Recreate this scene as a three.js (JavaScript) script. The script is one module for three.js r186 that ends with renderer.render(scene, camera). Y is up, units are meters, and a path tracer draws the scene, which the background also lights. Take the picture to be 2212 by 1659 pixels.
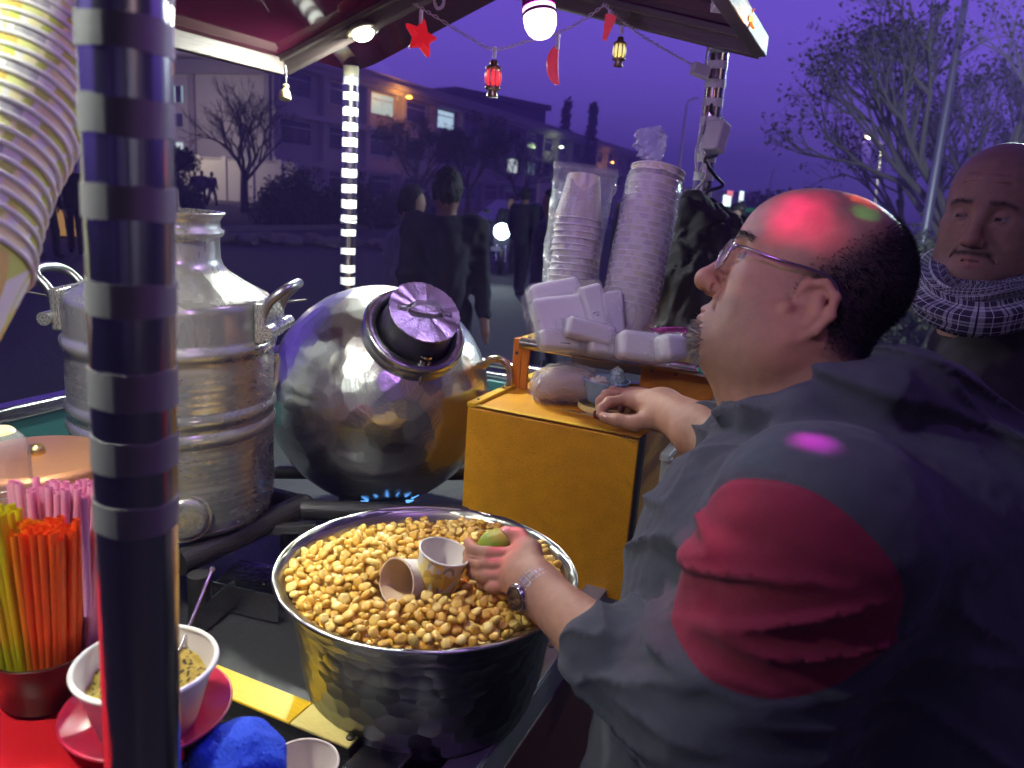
import * as THREE from 'three';
import { mergeGeometries } from 'three/addons/utils/BufferGeometryUtils.js';
import { RoundedBoxGeometry } from 'three/addons/geometries/RoundedBoxGeometry.js';
import { createNoise3D } from 'simplex-noise';

// ---------------------------------------------------------------- camera, sky, exposure
const scene = new THREE.Scene();
const renderer = new THREE.WebGLRenderer({ antialias: true });
renderer.setSize(1024, 768);
renderer.toneMapping = THREE.LinearToneMapping;
renderer.toneMappingExposure = 1.1;
renderer.shadowMap.enabled = true;
const camera = new THREE.PerspectiveCamera(53, 4 / 3, 0.02, 600);
camera.position.set(0, 1.65, 0);
camera.rotation.order = 'YXZ';
camera.rotation.set(-13.8 * Math.PI / 180, 0, 4 * Math.PI / 180);
camera.focus = 1.25; camera.userData.fStop = 6;
camera.updateMatrixWorld(true);
{ // night sky over a lit town: violet glow, a little paler and greyer low down
  const W = 128, H = 64, d = new Float32Array(W * H * 4);
  const stops = [[-90, .012, .010, .020], [-2, .020, .016, .050], [1, .075, .055, .260], [9, .150, .083, .580], [17, .160, .086, .640], [32, .060, .034, .240], [55, .026, .017, .095], [90, .014, .010, .046]];
  for (let r = 0; r < H; r++) {
    const e = ((r + .5) / H - .5) * 180; let k = 0; while (k < stops.length - 2 && stops[k + 1][0] < e) k++;
    const a = stops[k], b = stops[k + 1], t = Math.min(1, Math.max(0, (e - a[0]) / (b[0] - a[0])));
    for (let c = 0; c < W; c++) { const o = (r * W + c) * 4; for (let i = 0; i < 3; i++) d[o + i] = a[i + 1] + (b[i + 1] - a[i + 1]) * t; d[o + 3] = 1; }
  }
  const t = new THREE.DataTexture(d, W, H, THREE.RGBAFormat, THREE.FloatType);
  t.mapping = THREE.EquirectangularReflectionMapping; t.magFilter = THREE.LinearFilter; t.needsUpdate = true;
  scene.background = t; scene.environment = t;
  scene.fog = new THREE.FogExp2(new THREE.Color().setRGB(.50, .34, 1), .005); // hazy night air
}
const moon = new THREE.DirectionalLight(0xaab4ff, 0.03); moon.position.set(-30, 50, 20); moon.castShadow = true; moon.name = 'moon';
Object.assign(moon.shadow.camera, { left: -8, right: 8, top: 8, bottom: -8, near: 1, far: 120 }); moon.shadow.radius = 6; scene.add(moon);

// ---------------------------------------------------------------- helpers
const R = Math.PI / 180, vec = (x, y, z) => new THREE.Vector3(x, y, z);
function rng(s) { return () => { s |= 0; s = s + 0x6D2B79F5 | 0; let t = Math.imul(s ^ s >>> 15, 1 | s); t = t + Math.imul(t ^ t >>> 7, 61 | t) ^ t; return ((t ^ t >>> 14) >>> 0) / 4294967296; }; }
const N3 = createNoise3D(rng(7));
const FPX = 1659 / 2 / Math.tan(26.5 * R), EYE = camera.position.clone(), CQ = camera.quaternion.clone();
const dirC = (x, y, z) => vec(x, y, z).applyQuaternion(CQ);                                    // a direction seen from the street corner, in the world
const ray = (px, py) => dirC((px - 1106) / FPX, -(py - 829.5) / FPX, -1);
const V = (px, py, d) => ray(px, py).multiplyScalar(d).add(EYE);                               // a place at a distance, from measurements in the photograph
const G = (px, py, h = 0) => { const r = ray(px, py); return r.multiplyScalar((h - EYE.y) / r.y).add(EYE); };
// the cart's own axes: CW runs across it (left to right), CL along it (near to far)
const CL = vec(.404, 0, -.915).normalize(), CW = vec(.915, 0, .404).normalize(), UPV = vec(0, 1, 0);
const CYAW = Math.atan2(-CW.z, CW.x);                                                            // turn about y that brings x onto CW
const CO = vec(-.232, 0, -.455);                                                               // near right corner post of the cart
const C = (w, y, l) => CO.clone().addScaledVector(CW, w).addScaledVector(CL, l).setY(y);

const rgb = (r, g, b) => new THREE.Color().setRGB(r, g, b);
const mat = (c, rough = .6, metal = 0, more = {}) => new THREE.MeshPhysicalMaterial({ color: Array.isArray(c) ? rgb(...c) : c, roughness: rough, metalness: metal, ...more });
const glow = (c, k = 1) => new THREE.MeshStandardMaterial({ color: 0x000000, emissive: rgb(...c), emissiveIntensity: k, roughness: .4 });

const ORD = (n) => { const a = ['first', 'second', 'third', 'fourth', 'fifth', 'sixth', 'seventh', 'eighth', 'ninth', 'tenth', 'eleventh', 'twelfth', 'thirteenth', 'fourteenth', 'fifteenth', 'sixteenth', 'seventeenth', 'eighteenth', 'nineteenth'], t = ['twent', 'thirt', 'fort']; if (n < 20) return a[n - 1]; const d = t[Math.floor(n / 10) - 2]; return n % 10 ? d + 'y ' + a[n % 10 - 1] : d + 'ieth'; };
const taken = {};
function numbered(n) { const k = taken[n] = (taken[n] ?? -1) + 1; return k ? n + '_' + String(k).padStart(3, '0') : n; }
const things = [];
function tag(o, label, category, group, kind) { if (label) o.userData.label = label; if (category) o.userData.category = category; if (group) o.userData.group = group; if (kind) o.userData.kind = kind; return o; }
function thing(name, label, category, group) { const o = new THREE.Group(); o.name = numbered(name); scene.add(o); tag(o, label, category, group); things.push(o); return o; }
function plain(g) { // position, normal, uv and perhaps colour; no index
  g = g.index ? g.toNonIndexed() : g;
  for (const k of Object.keys(g.attributes)) if (!['position', 'normal', 'uv', 'color'].includes(k)) g.deleteAttribute(k);
  if (!g.attributes.uv) g.setAttribute('uv', new THREE.BufferAttribute(new Float32Array(g.attributes.position.count * 2), 2));
  return g;
}
function merge(gs) {
  gs = [].concat(gs); if (gs.length === 1) return gs[0];
  gs = gs.map(plain); if (gs.some((g) => g.attributes.color) && !gs.every((g) => g.attributes.color)) gs.forEach((g) => g.deleteAttribute('color'));
  return mergeGeometries(gs);
}
function obj(name, gs, m, parent = scene, label) {
  const o = new THREE.Mesh(merge(gs), m); o.name = parent === scene ? numbered(name) : name; o.castShadow = o.receiveShadow = true; parent.add(o);
  if (label) o.userData.label = label; return o;
}
const struct = (name, gs, m) => { const o = obj(name, gs, m); o.userData.kind = 'structure'; return o; };
function settle() { // put every thing's origin at its base
  for (const o of things) {
    if (o.userData.placed || o.position.lengthSq()) continue;
    const b = new THREE.Box3().setFromObject(o); if (b.isEmpty()) continue;
    const p = vec((b.min.x + b.max.x) / 2, b.min.y, (b.min.z + b.max.z) / 2);
    o.position.copy(p); for (const c of o.children) c.position.sub(p);
  }
}
const xf = (g, p, q, s) => { const m = new THREE.Matrix4().compose(p ?? vec(0, 0, 0), q?.isEuler ? new THREE.Quaternion().setFromEuler(q) : q ?? new THREE.Quaternion(), typeof s === 'number' ? vec(s, s, s) : s ?? vec(1, 1, 1)); return g.applyMatrix4(m); };
const qY = (a) => new THREE.Quaternion().setFromAxisAngle(UPV, a);
const qTo = (d, from = UPV) => new THREE.Quaternion().setFromUnitVectors(from, d.clone().normalize());
const CQY = qY(CYAW);
const rod = (a, b, r1, r2 = r1, seg = 14, open = false) => { const d = b.clone().sub(a); return xf(new THREE.CylinderGeometry(r2, r1, d.length(), seg, 1, open), a.clone().add(b).multiplyScalar(.5), qTo(d)); };
const tube = (pts, r, n = 40, seg = 8, closed = false) => new THREE.TubeGeometry(new THREE.CatmullRomCurve3(pts, closed), n, r, seg, closed);
const lathe = (prof, seg = 48) => new THREE.LatheGeometry(prof.map(([r, y]) => new THREE.Vector2(r, y)), seg);
const box = (w, h, d, p, q, r = .004, s = 2) => xf(r ? new RoundedBoxGeometry(w, h, d, s, Math.min(r, w / 2.01, h / 2.01, d / 2.01)) : new THREE.BoxGeometry(w, h, d), p, q);
const cbox = (w0, w1, y0, y1, l0, l1, r = .004) => box(w1 - w0, y1 - y0, l1 - l0, C((w0 + w1) / 2, (y0 + y1) / 2, (l0 + l1) / 2), CQY, r); // a box in the cart's axes
const ball = (p, r, a = 20, b = 14) => xf(new THREE.SphereGeometry(1, a, b), p, null, typeof r === 'number' ? vec(r, r, r) : r);
function bend(g, f) { // moves every vertex by f(p) and computes new normals
  const a = g.attributes.position, p = vec(0, 0, 0);
  for (let i = 0; i < a.count; i++) { p.fromBufferAttribute(a, i); f(p, i); a.setXYZ(i, p.x, p.y, p.z); }
  g.computeVertexNormals(); return g;
}
function tex(w, h, f, srgb = false, wrap = true) { // f(u, v) gives one number or [r, g, b], 0 to 1
  const d = new Uint8Array(w * h * 4);
  for (let y = 0; y < h; y++) for (let x = 0; x < w; x++) { const c = f(x / w, y / h), o = (y * w + x) * 4; for (let i = 0; i < 3; i++) d[o + i] = 255 * Math.min(1, Math.max(0, c.length ? c[i] : c)); d[o + 3] = 255; }
  const t = new THREE.DataTexture(d, w, h); t.magFilter = THREE.LinearFilter; t.minFilter = THREE.LinearMipmapLinearFilter; if (wrap) t.wrapS = t.wrapT = THREE.RepeatWrapping; if (srgb) t.colorSpace = THREE.SRGBColorSpace; t.needsUpdate = true; return t;
}
const loop = (u, v, fu, fv, s = 0) => { const a = u * 2 * Math.PI, b = v * 2 * Math.PI; return N3(Math.cos(a) * fu + s, Math.sin(a) * fu + Math.cos(b) * fv, Math.sin(b) * fv + s * 1.7); }; // noise that repeats without a seam
const rep = (t, x, y) => { const c = t.clone(); c.repeat.set(x, y); c.needsUpdate = true; return c; };
const T = {
  grime: tex(256, 256, (u, v) => .5 + .22 * loop(u, v, .5, .5) + .16 * loop(u, v, 1.6, 1.6, 5) + .12 * loop(u, v, 5, 5, 9)),
  fine: tex(256, 256, (u, v) => .5 + .3 * loop(u, v, 9, 9) + .2 * loop(u, v, 22, 22, 3)),
  weave: tex(128, 128, (u, v) => .5 + .25 * Math.sin(u * 2 * Math.PI * 32) * Math.sin(v * 2 * Math.PI * 32) + .25 * loop(u, v, 8, 8, 2)),
  wear: tex(512, 512, (u, v) => { const k = .93 + .07 * loop(u, v, 1.2, 1.2, 3) + .05 * loop(u, v, 9, 9, 6), s = Math.abs(loop(u, v, 2.2, 9, 11)) < .012 && loop(u, v, 3, 3, 2) > .25 ? .74 : 1, d = loop(u, v, 14, 14, 8) > .72 ? .62 : 1; return [k * s * d, k * s * d * .985, k * s * d * .97]; }),
  brush: tex(64, 512, (u, v) => .5 + .3 * loop(u, v, .4, 26) + .2 * loop(u, v, 1.5, 60, 4)),
};

// ---------------------------------------------------------------- smooth bodies: distance fields and their surface
const smin = (a, b, k) => { const h = Math.max(k - Math.abs(a - b), 0) / k; return Math.min(a, b) - h * h * k * .25; };
const smax = (a, b, k) => -smin(-a, -b, k);
function cap(a, b, ra, rb = ra) {
  const bx = b.x - a.x, by = b.y - a.y, bz = b.z - a.z, L = bx * bx + by * by + bz * bz || 1e-9;
  return (x, y, z) => { const px = x - a.x, py = y - a.y, pz = z - a.z, t = Math.min(1, Math.max(0, (px * bx + py * by + pz * bz) / L)), dx = px - bx * t, dy = py - by * t, dz = pz - bz * t; return Math.sqrt(dx * dx + dy * dy + dz * dz) - ra - (rb - ra) * t; };
}
function ell(c, r, q) {
  const m = q ? new THREE.Matrix4().makeRotationFromQuaternion(q.clone().invert()).elements : null;
  return (x, y, z) => {
    let px = x - c.x, py = y - c.y, pz = z - c.z;
    if (m) { const X = m[0] * px + m[4] * py + m[8] * pz, Y = m[1] * px + m[5] * py + m[9] * pz; pz = m[2] * px + m[6] * py + m[10] * pz; px = X; py = Y; }
    const ax = px / r.x, ay = py / r.y, az = pz / r.z, k0 = Math.sqrt(ax * ax + ay * ay + az * az), k1 = Math.sqrt(ax * ax / r.x / r.x + ay * ay / r.y / r.y + az * az / r.z / r.z);
    return k1 < 1e-9 ? -Math.min(r.x, r.y, r.z) : k0 * (k0 - 1) / k1;
  };
}
const sph = (c, r) => (x, y, z) => Math.hypot(x - c.x, y - c.y, z - c.z) - r;
const join = (k, ...f) => (x, y, z) => { let d = f[0](x, y, z); for (let i = 1; i < f.length; i++) d = smin(d, f[i](x, y, z), k); return d; };
const chain = (pts, rs, k = .01) => join(k, ...pts.slice(1).map((p, i) => cap(pts[i], p, rs[i], rs[i + 1])));
function surface(f, lo, hi, h, paint) { // naive surface nets, pulled onto the surface; normals from the field
  const n = [0, 1, 2].map((i) => Math.ceil((hi.getComponent(i) - lo.getComponent(i)) / h) + 1), [nx, ny, nz] = n, S = 5;
  const val = new Float32Array(nx * ny * nz), at = (i, j, k) => (k * ny + j) * nx + i;
  for (let K = 0; K < nz; K += S) for (let J = 0; J < ny; J += S) for (let I = 0; I < nx; I += S) {
    const d = f(lo.x + (I + S / 2) * h, lo.y + (J + S / 2) * h, lo.z + (K + S / 2) * h), far = Math.abs(d) > S * h * 1.7;
    for (let k = K; k < Math.min(K + S, nz); k++) for (let j = J; j < Math.min(J + S, ny); j++) for (let i = I; i < Math.min(I + S, nx); i++) val[at(i, j, k)] = far ? d : f(lo.x + i * h, lo.y + j * h, lo.z + k * h);
  }
  const id = new Int32Array(nx * ny * nz).fill(-1), P = [], idx = [];
  for (let k = 0; k < nz - 1; k++) for (let j = 0; j < ny - 1; j++) for (let i = 0; i < nx - 1; i++) {
    let s = 0, x = 0, y = 0, z = 0, c = 0; const v = [];
    for (let m = 0; m < 8; m++) { v[m] = val[at(i + (m & 1), j + (m >> 1 & 1), k + (m >> 2))]; if (v[m] < 0) s |= 1 << m; }
    if (!s || s === 255) continue;
    for (let m = 0; m < 8; m++) for (let b = 1; b < 8; b <<= 1) if (!(m & b)) { const o = m | b; if (v[m] < 0 !== v[o] < 0) { const t = v[m] / (v[m] - v[o]); x += (m & 1) + (b === 1 ? t : 0); y += (m >> 1 & 1) + (b === 2 ? t : 0); z += (m >> 2) + (b === 4 ? t : 0); c++; } }
    id[at(i, j, k)] = P.length / 3; P.push(lo.x + (i + x / c) * h, lo.y + (j + y / c) * h, lo.z + (k + z / c) * h);
  }
  const quad = (a, b, c, d, flip) => { if (a < 0 || b < 0 || c < 0 || d < 0) return; flip ? idx.push(a, c, b, a, d, c) : idx.push(a, b, c, a, c, d); };
  for (let k = 1; k < nz - 1; k++) for (let j = 1; j < ny - 1; j++) for (let i = 1; i < nx - 1; i++) {
    const a = val[at(i, j, k)] < 0;
    if (a !== val[at(i + 1, j, k)] < 0) quad(id[at(i, j - 1, k - 1)], id[at(i, j, k - 1)], id[at(i, j, k)], id[at(i, j - 1, k)], !a);
    if (a !== val[at(i, j + 1, k)] < 0) quad(id[at(i - 1, j, k - 1)], id[at(i - 1, j, k)], id[at(i, j, k)], id[at(i, j, k - 1)], !a);
    if (a !== val[at(i, j, k + 1)] < 0) quad(id[at(i - 1, j - 1, k)], id[at(i, j - 1, k)], id[at(i, j, k)], id[at(i - 1, j, k)], !a);
  }
  const c = P.length / 3, pos = new Float32Array(P), nor = new Float32Array(P.length), uv = new Float32Array(c * 2), col = paint ? new Float32Array(P.length) : null, e = h * .35;
  for (let i = 0; i < c; i++) {
    let x = pos[i * 3], y = pos[i * 3 + 1], z = pos[i * 3 + 2], gx, gy, gz, L;
    for (let s = 0; s < 2; s++) {
      gx = f(x + e, y, z) - f(x - e, y, z); gy = f(x, y + e, z) - f(x, y - e, z); gz = f(x, y, z + e) - f(x, y, z - e); L = Math.hypot(gx, gy, gz) || 1e-9;
      if (!s) { const d = Math.max(-h * .6, Math.min(h * .6, f(x, y, z) * 2 * e / L)); x -= gx / L * d; y -= gy / L * d; z -= gz / L * d; }
    }
    pos[i * 3] = x; pos[i * 3 + 1] = y; pos[i * 3 + 2] = z; nor[i * 3] = gx / L; nor[i * 3 + 1] = gy / L; nor[i * 3 + 2] = gz / L; uv[i * 2] = x * 2 + z * 1.3; uv[i * 2 + 1] = y * 2 - z * .7;
    if (col) { const q = paint(x, y, z, gx / L, gy / L, gz / L); col[i * 3] = q[0]; col[i * 3 + 1] = q[1]; col[i * 3 + 2] = q[2]; }
  }
  const g = new THREE.BufferGeometry();
  g.setAttribute('position', new THREE.BufferAttribute(pos, 3)); g.setAttribute('normal', new THREE.BufferAttribute(nor, 3)); g.setAttribute('uv', new THREE.BufferAttribute(uv, 2));
  if (col) g.setAttribute('color', new THREE.BufferAttribute(col, 3)); g.setIndex(idx); return g;
}
function cut(g, s) { // splits a surface cleanly along s(x, y, z) = 0: [where s < 0, where s > 0]
  const names = Object.keys(g.attributes), size = names.map((n) => g.attributes[n].itemSize), arr = names.map((n) => g.attributes[n].array), w = size.reduce((a, b) => a + b), ix = g.index.array, out = [[], []];
  const p = g.attributes.position.array, sv = new Float32Array(p.length / 3); for (let i = 0; i < sv.length; i++) sv[i] = s(p[i * 3], p[i * 3 + 1], p[i * 3 + 2]) || 1e-9;
  const row = (i) => { const r = []; arr.forEach((a, k) => { for (let c = 0; c < size[k]; c++) r.push(a[i * size[k] + c]); }); return r; };
  for (let t = 0; t < ix.length; t += 3) {
    const v = [ix[t], ix[t + 1], ix[t + 2]], neg = v.filter((i) => sv[i] < 0).length;
    if (neg === 0 || neg === 3) { for (const i of v) out[neg ? 0 : 1].push(row(i)); continue; }
    const k = v.findIndex((i) => (sv[i] < 0) === (neg === 1)), a = v[k], b = v[(k + 1) % 3], c = v[(k + 2) % 3], A = row(a), B = row(b), D = row(c);
    const mix = (X, Y, i, j) => { const q = sv[i] / (sv[i] - sv[j]); return X.map((x, m) => x + (Y[m] - x) * q); }, AB = mix(A, B, a, b), AC = mix(A, D, a, c), lone = neg === 1 ? 0 : 1;
    out[lone].push(A, AB, AC); out[1 - lone].push(AB, B, D, AB, D, AC);
  }
  return out.map((rows) => { const q = new THREE.BufferGeometry(); let o = 0; names.forEach((n, k) => { const f = new Float32Array(rows.length * size[k]); rows.forEach((r, i) => { for (let c = 0; c < size[k]; c++) f[i * size[k] + c] = r[o + c]; }); o += size[k]; q.setAttribute(n, new THREE.BufferAttribute(f, size[k])); }); return q; });
}
// ---------------------------------------------------------------- street: ground, buildings, trees, far lights
const M = {
  asphalt: mat([.055, .052, .056], .82, 0, { bumpMap: rep(T.fine, 60, 60), bumpScale: .006 }),
  dirt: mat([.075, .06, .05], .95, 0, { bumpMap: rep(T.grime, 30, 30), bumpScale: .05 }),
  kerb: mat([.2, .19, .18], .9), rubble: mat([.22, .19, .17], .95),
  plaster: mat([.34, .3, .29], .9, 0, { bumpMap: rep(T.grime, .25, .25), bumpScale: .01 }), plasterDark: mat([.2, .17, .17], .9), cream: mat([.5, .44, .4], .88),
  frame: mat([.5, .5, .5], .5), darkGlass: mat([.015, .015, .02], .12), curtain: mat([.55, .55, .5], .9),
  bark: mat([.05, .04, .035], .95), barkPale: mat([.2, .18, .17], .9), leaf: mat([.03, .04, .022], .8, 0, { side: THREE.DoubleSide }), leafPale: mat([.075, .08, .05], .8, 0, { side: THREE.DoubleSide }),
  steelPole: mat([.4, .4, .42], .45, .7), black: mat([.012, .012, .014], .6), rubber: mat([.015, .015, .015], .8),
};
struct('road', xf(new THREE.PlaneGeometry(240, 260, 1, 1), vec(20, 0, -90), new THREE.Euler(-Math.PI / 2, 0, 0)), M.asphalt);
// the long building across the street: FO its near corner, FU along its front, FN out of it
const FO = V(588, 116, 48).setY(0), FU = vec(.384, 0, -.923), FN = vec(.923, 0, .384), FYAW = Math.atan2(-FU.z, FU.x), FQ = qY(FYAW);
const F = (u, y, n) => FO.clone().addScaledVector(FU, u).addScaledVector(FN, n).setY(y);
const fbox = (u0, u1, y0, y1, n0, n1, r = 0) => box(u1 - u0, y1 - y0, n1 - n0, F((u0 + u1) / 2, (y0 + y1) / 2, (n0 + n1) / 2), FQ, r);
const onFront = (px, py, n = 0) => { const r = ray(px, py), o = FO.clone().addScaledVector(FN, n); const t = o.sub(EYE).dot(FN) / r.dot(FN), p = EYE.clone().addScaledVector(r, t).sub(FO); return [p.dot(FU), p.y, t]; };
const onSide = (px, py, u = 0) => { const r = ray(px, py), o = FO.clone().addScaledVector(FU, u); const t = o.sub(EYE).dot(FU) / r.dot(FU), p = EYE.clone().addScaledVector(r, t).sub(FO); return [p.dot(FN), p.y, t]; };
struct('dirt_verge', fbox(-60, 160, -.2, .10, -1, 17.5), M.dirt);
{ const g = []; for (let u = -60; u < 160; u += 2) g.push(fbox(u + .01, u + 1.99, -.2, .15, 17.5, 17.75, .02)); const k = struct('kerb', g, M.kerb); }
{
  const H = 9.4, b = thing('long_building', 'long three storey pale building with lit windows across the street', 'building');
  obj('wall', [fbox(.3, 110, 0, H - .4, -18, -.5), fbox(0, .3, 0, H - .4, -18, -.1)], M.plaster, b);
  obj('roof', [fbox(-.5, 110.3, H - .4, H, -18.4, .5), fbox(-.2, 110, H, H + .5, -18, .2)], M.plaster, b);
  const bay = 5.2, lit = { '0,2': 0, '3,1': 0 };
  const wf = mat([.35, .36, .36], .5), glowW = glow([.55, .62, .62], 1), glowG = glow([.62, .72, .6], .8), glowC = glow([.45, .62, .75], 1.1), glowD = glow([.12, .16, .2], .7);
  for (let fl = 0; fl < 3; fl++) obj('ledge', fbox(0, 110, fl * 3.05 + 2.55, fl * 3.05 + 2.95, -.5, .25), M.plaster, b);
  for (let i = 0; i <= 20; i++) obj('pilaster', fbox(i * bay, i * bay + .5, 0, H - .4, -.5, .06), M.plaster, b);
  const win = (u0, u1, y0, y1, n, glass, bars = 2) => {
    const t = .07, f = obj('window', [fbox(u0, u1, y0, y0 + t, n, n + .1), fbox(u0, u1, y1 - t, y1, n, n + .1), fbox(u0, u0 + t, y0 + t, y1 - t, n, n + .1), fbox(u1 - t, u1, y0 + t, y1 - t, n, n + .1), fbox(u0 + t, u1 - t, y0 + (y1 - y0) * .68, y0 + (y1 - y0) * .68 + t, n + .003, n + .08)], wf, b);
    for (let k = 0; k < bars; k++) { const a = u0 + t + (u1 - u0 - 2 * t) * k / bars, c = u0 + t + (u1 - u0 - 2 * t) * (k + 1) / bars; obj('pane', fbox(a + .02, c - .02, y0 + t, y1 - t, n + .02, n + .035), k === 1 && glass === glowG ? glowG : glass, f); }
  };
  const L = {}; for (const [px, py, m] of [[789, 245, glowG], [975, 300, glowC], [1110, 335, glowC], [1122, 340, glowW], [1140, 350, glowD], [1160, 352, glowD]]) { const [u, y] = onFront(px, py, -.45); L[Math.floor(u / bay) + ',' + Math.floor(y / 3.05)] = m; }
  for (let i = 0; i < 20; i++) for (let fl = 0; fl < 3; fl++) { const m = L[i + ',' + fl]; win(i * bay + 1.2, i * bay + bay - .7, fl * 3.05 + .85, fl * 3.05 + 2.45, -.5, m ?? M.darkGlass); }
  // the gable end that looks down the street
  const side = (px0, py0, px1, py1, glass) => { const [n0, y1] = onSide(px0, py0), [n1, y0] = onSide(px1, py1), a = Math.min(n0, n1), c = Math.max(n0, n1);
    const f = obj('window', [box(.1, y1 - y0, .09, F(-.03, (y0 + y1) / 2, a), FQ, 0), box(.1, y1 - y0, .09, F(-.03, (y0 + y1) / 2, c), FQ, 0), box(.1, .09, c - a - .1, F(-.03, y1, (a + c) / 2), FQ, 0), box(.1, .09, c - a - .1, F(-.03, y0, (a + c) / 2), FQ, 0)], wf, b);
    [[a + .05, a + (c - a) * .25], [a + (c - a) * .28, a + (c - a) * .72], [a + (c - a) * .75, c - .05]].forEach(([p, q], k) => obj('pane', box(.03, y1 - y0 - .1, q - p, F(-.02, (y0 + y1) / 2, (p + q) / 2), FQ, 0), glass[k], f)); };
  side(372, 184, 399, 223, [glow([.35, .5, .5], .8), M.darkGlass, glow([.35, .5, .5], .8)]); side(372, 305, 399, 336, [glowD, glowW, glowW]); side(372, 243, 398, 276, [M.darkGlass, M.darkGlass, M.darkGlass]); side(306, 184, 334, 223, [glowD, M.darkGlass, glowD]);
  obj('pilaster', [box(.22, 7.9, .5, F(-.11, 3.95, onSide(418, 250)[0]), FQ, 0), box(.22, 7.9, .4, F(-.11, 3.95, -.3), FQ, 0), box(.3, .9, 17.4, F(-.15, 8.35, -9), FQ, 0)], M.plasterDark, b);
}
{ // higher block behind the roof line
  const b = thing('tall_building', 'dark unlit block rising behind the roof of the long building', 'building'), m = mat([.12, .1, .11], .9), p = V(890, 190, 92), q = V(1098, 230, 104), r = V(1200, 330, 118), w = M.darkGlass;
  const d = q.clone().sub(p).setY(0), a = Math.atan2(-d.z, d.x), W = d.length(), c = p.clone().add(q).multiplyScalar(.5), H = p.y;
  obj('wall', [box(W, H, 14, vec(c.x, H / 2, c.z - 7), qY(a), 0), box(W * .7, H * .72, 10, vec(q.x + W * .3, H * .36, q.z - 9), qY(a), 0)], m, b);
  obj('roof', [box(W + 1, .7, 15, vec(c.x, H + .35, c.z - 7), qY(a), 0)], m, b);
  const n = vec(0, 0, 1).applyQuaternion(qY(a)), u = d.normalize();
  for (let k = 0; k < 4; k++) for (let f = 0; f < 2; f++) { const wp = c.clone().addScaledVector(u, (k - 1.5) * W / 4.6).setY(H - 3 - f * 3.4); wp.z -= 7; wp.addScaledVector(n, 7.02); obj('window', box(1.5, 1.6, .16, wp, qY(a), 0), w, b); }
}
{ // boundary wall in front of the gable, lit by a lamp
  const w = thing('boundary_wall', 'pale lit boundary wall behind three dark pedestrians at the left', 'wall'); const [n0] = onSide(300, 380, -3), [n1] = onSide(640, 400, -3), m = M.cream;
  obj('wall', [box(.3, 2.5, n1 - n0, F(-3, 1.25, (n0 + n1) / 2), FQ, 0)], m, w); obj('coping', box(.42, .12, n1 - n0, F(-3, 2.56, (n0 + n1) / 2), FQ, .02), M.plaster, w);
  for (let i = 0; i < 6; i++) obj('post', box(.5, 2.7, .35, F(-3, 1.35, n0 + (n1 - n0) * (i + .5) / 6), FQ, .02), M.cream, w);
  const w2 = thing('boundary_wall', 'long whitish street wall behind the bagged cup stacks', 'wall'), p = V(1160, 450, 62).setY(0), q = V(1520, 450, 84).setY(0), d = q.clone().sub(p), a = Math.atan2(-d.z, d.x), c = p.clone().add(q).multiplyScalar(.5);
  obj('wall', box(d.length(), 2.9, .3, c.clone().setY(1.45), qY(a), 0), M.cream, w2); obj('coping', box(d.length() + .2, .15, .45, c.clone().setY(2.98), qY(a), .02), M.plaster, w2);
  for (let i = 0; i < 7; i++) obj('post', box(.45, 3.1, .5, p.clone().lerp(q, (i + .5) / 7).setY(1.55), qY(a), .02), M.plaster, w2);
  const f = thing('far_building', 'low pale buildings far down the street beside the right cart post', 'building'); const fp = V(1440, 420, 120).setY(0), fq = V(1700, 425, 150).setY(0), fd = fq.clone().sub(fp), fa = Math.atan2(-fd.z, fd.x), fc = fp.clone().add(fq).multiplyScalar(.5);
  obj('wall', [box(fd.length(), 4.2, 6, fc.clone().setY(2.1), qY(fa), 0)], M.cream, f); obj('roof', box(fd.length() + 1, .4, 7, fc.clone().setY(4.4), qY(fa), 0), M.plaster, f);
  const sh = glow([.8, 1, .95], 2.2); for (const [x, y, w_, h_] of [[1570, 436, 2.2, 2], [1601, 430, 1, 2.3], [1478, 437, 3.2, 1.2]]) obj('lit_shop_window', box(w_, h_, .2, V(x, y, 117), qY(fa), .02), sh, f);
  obj('lit_shop_sign', box(1.6, .8, .2, V(1577, 418, 117), qY(fa), .02), glow([1, .25, .3], 1.2), f);
}
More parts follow.
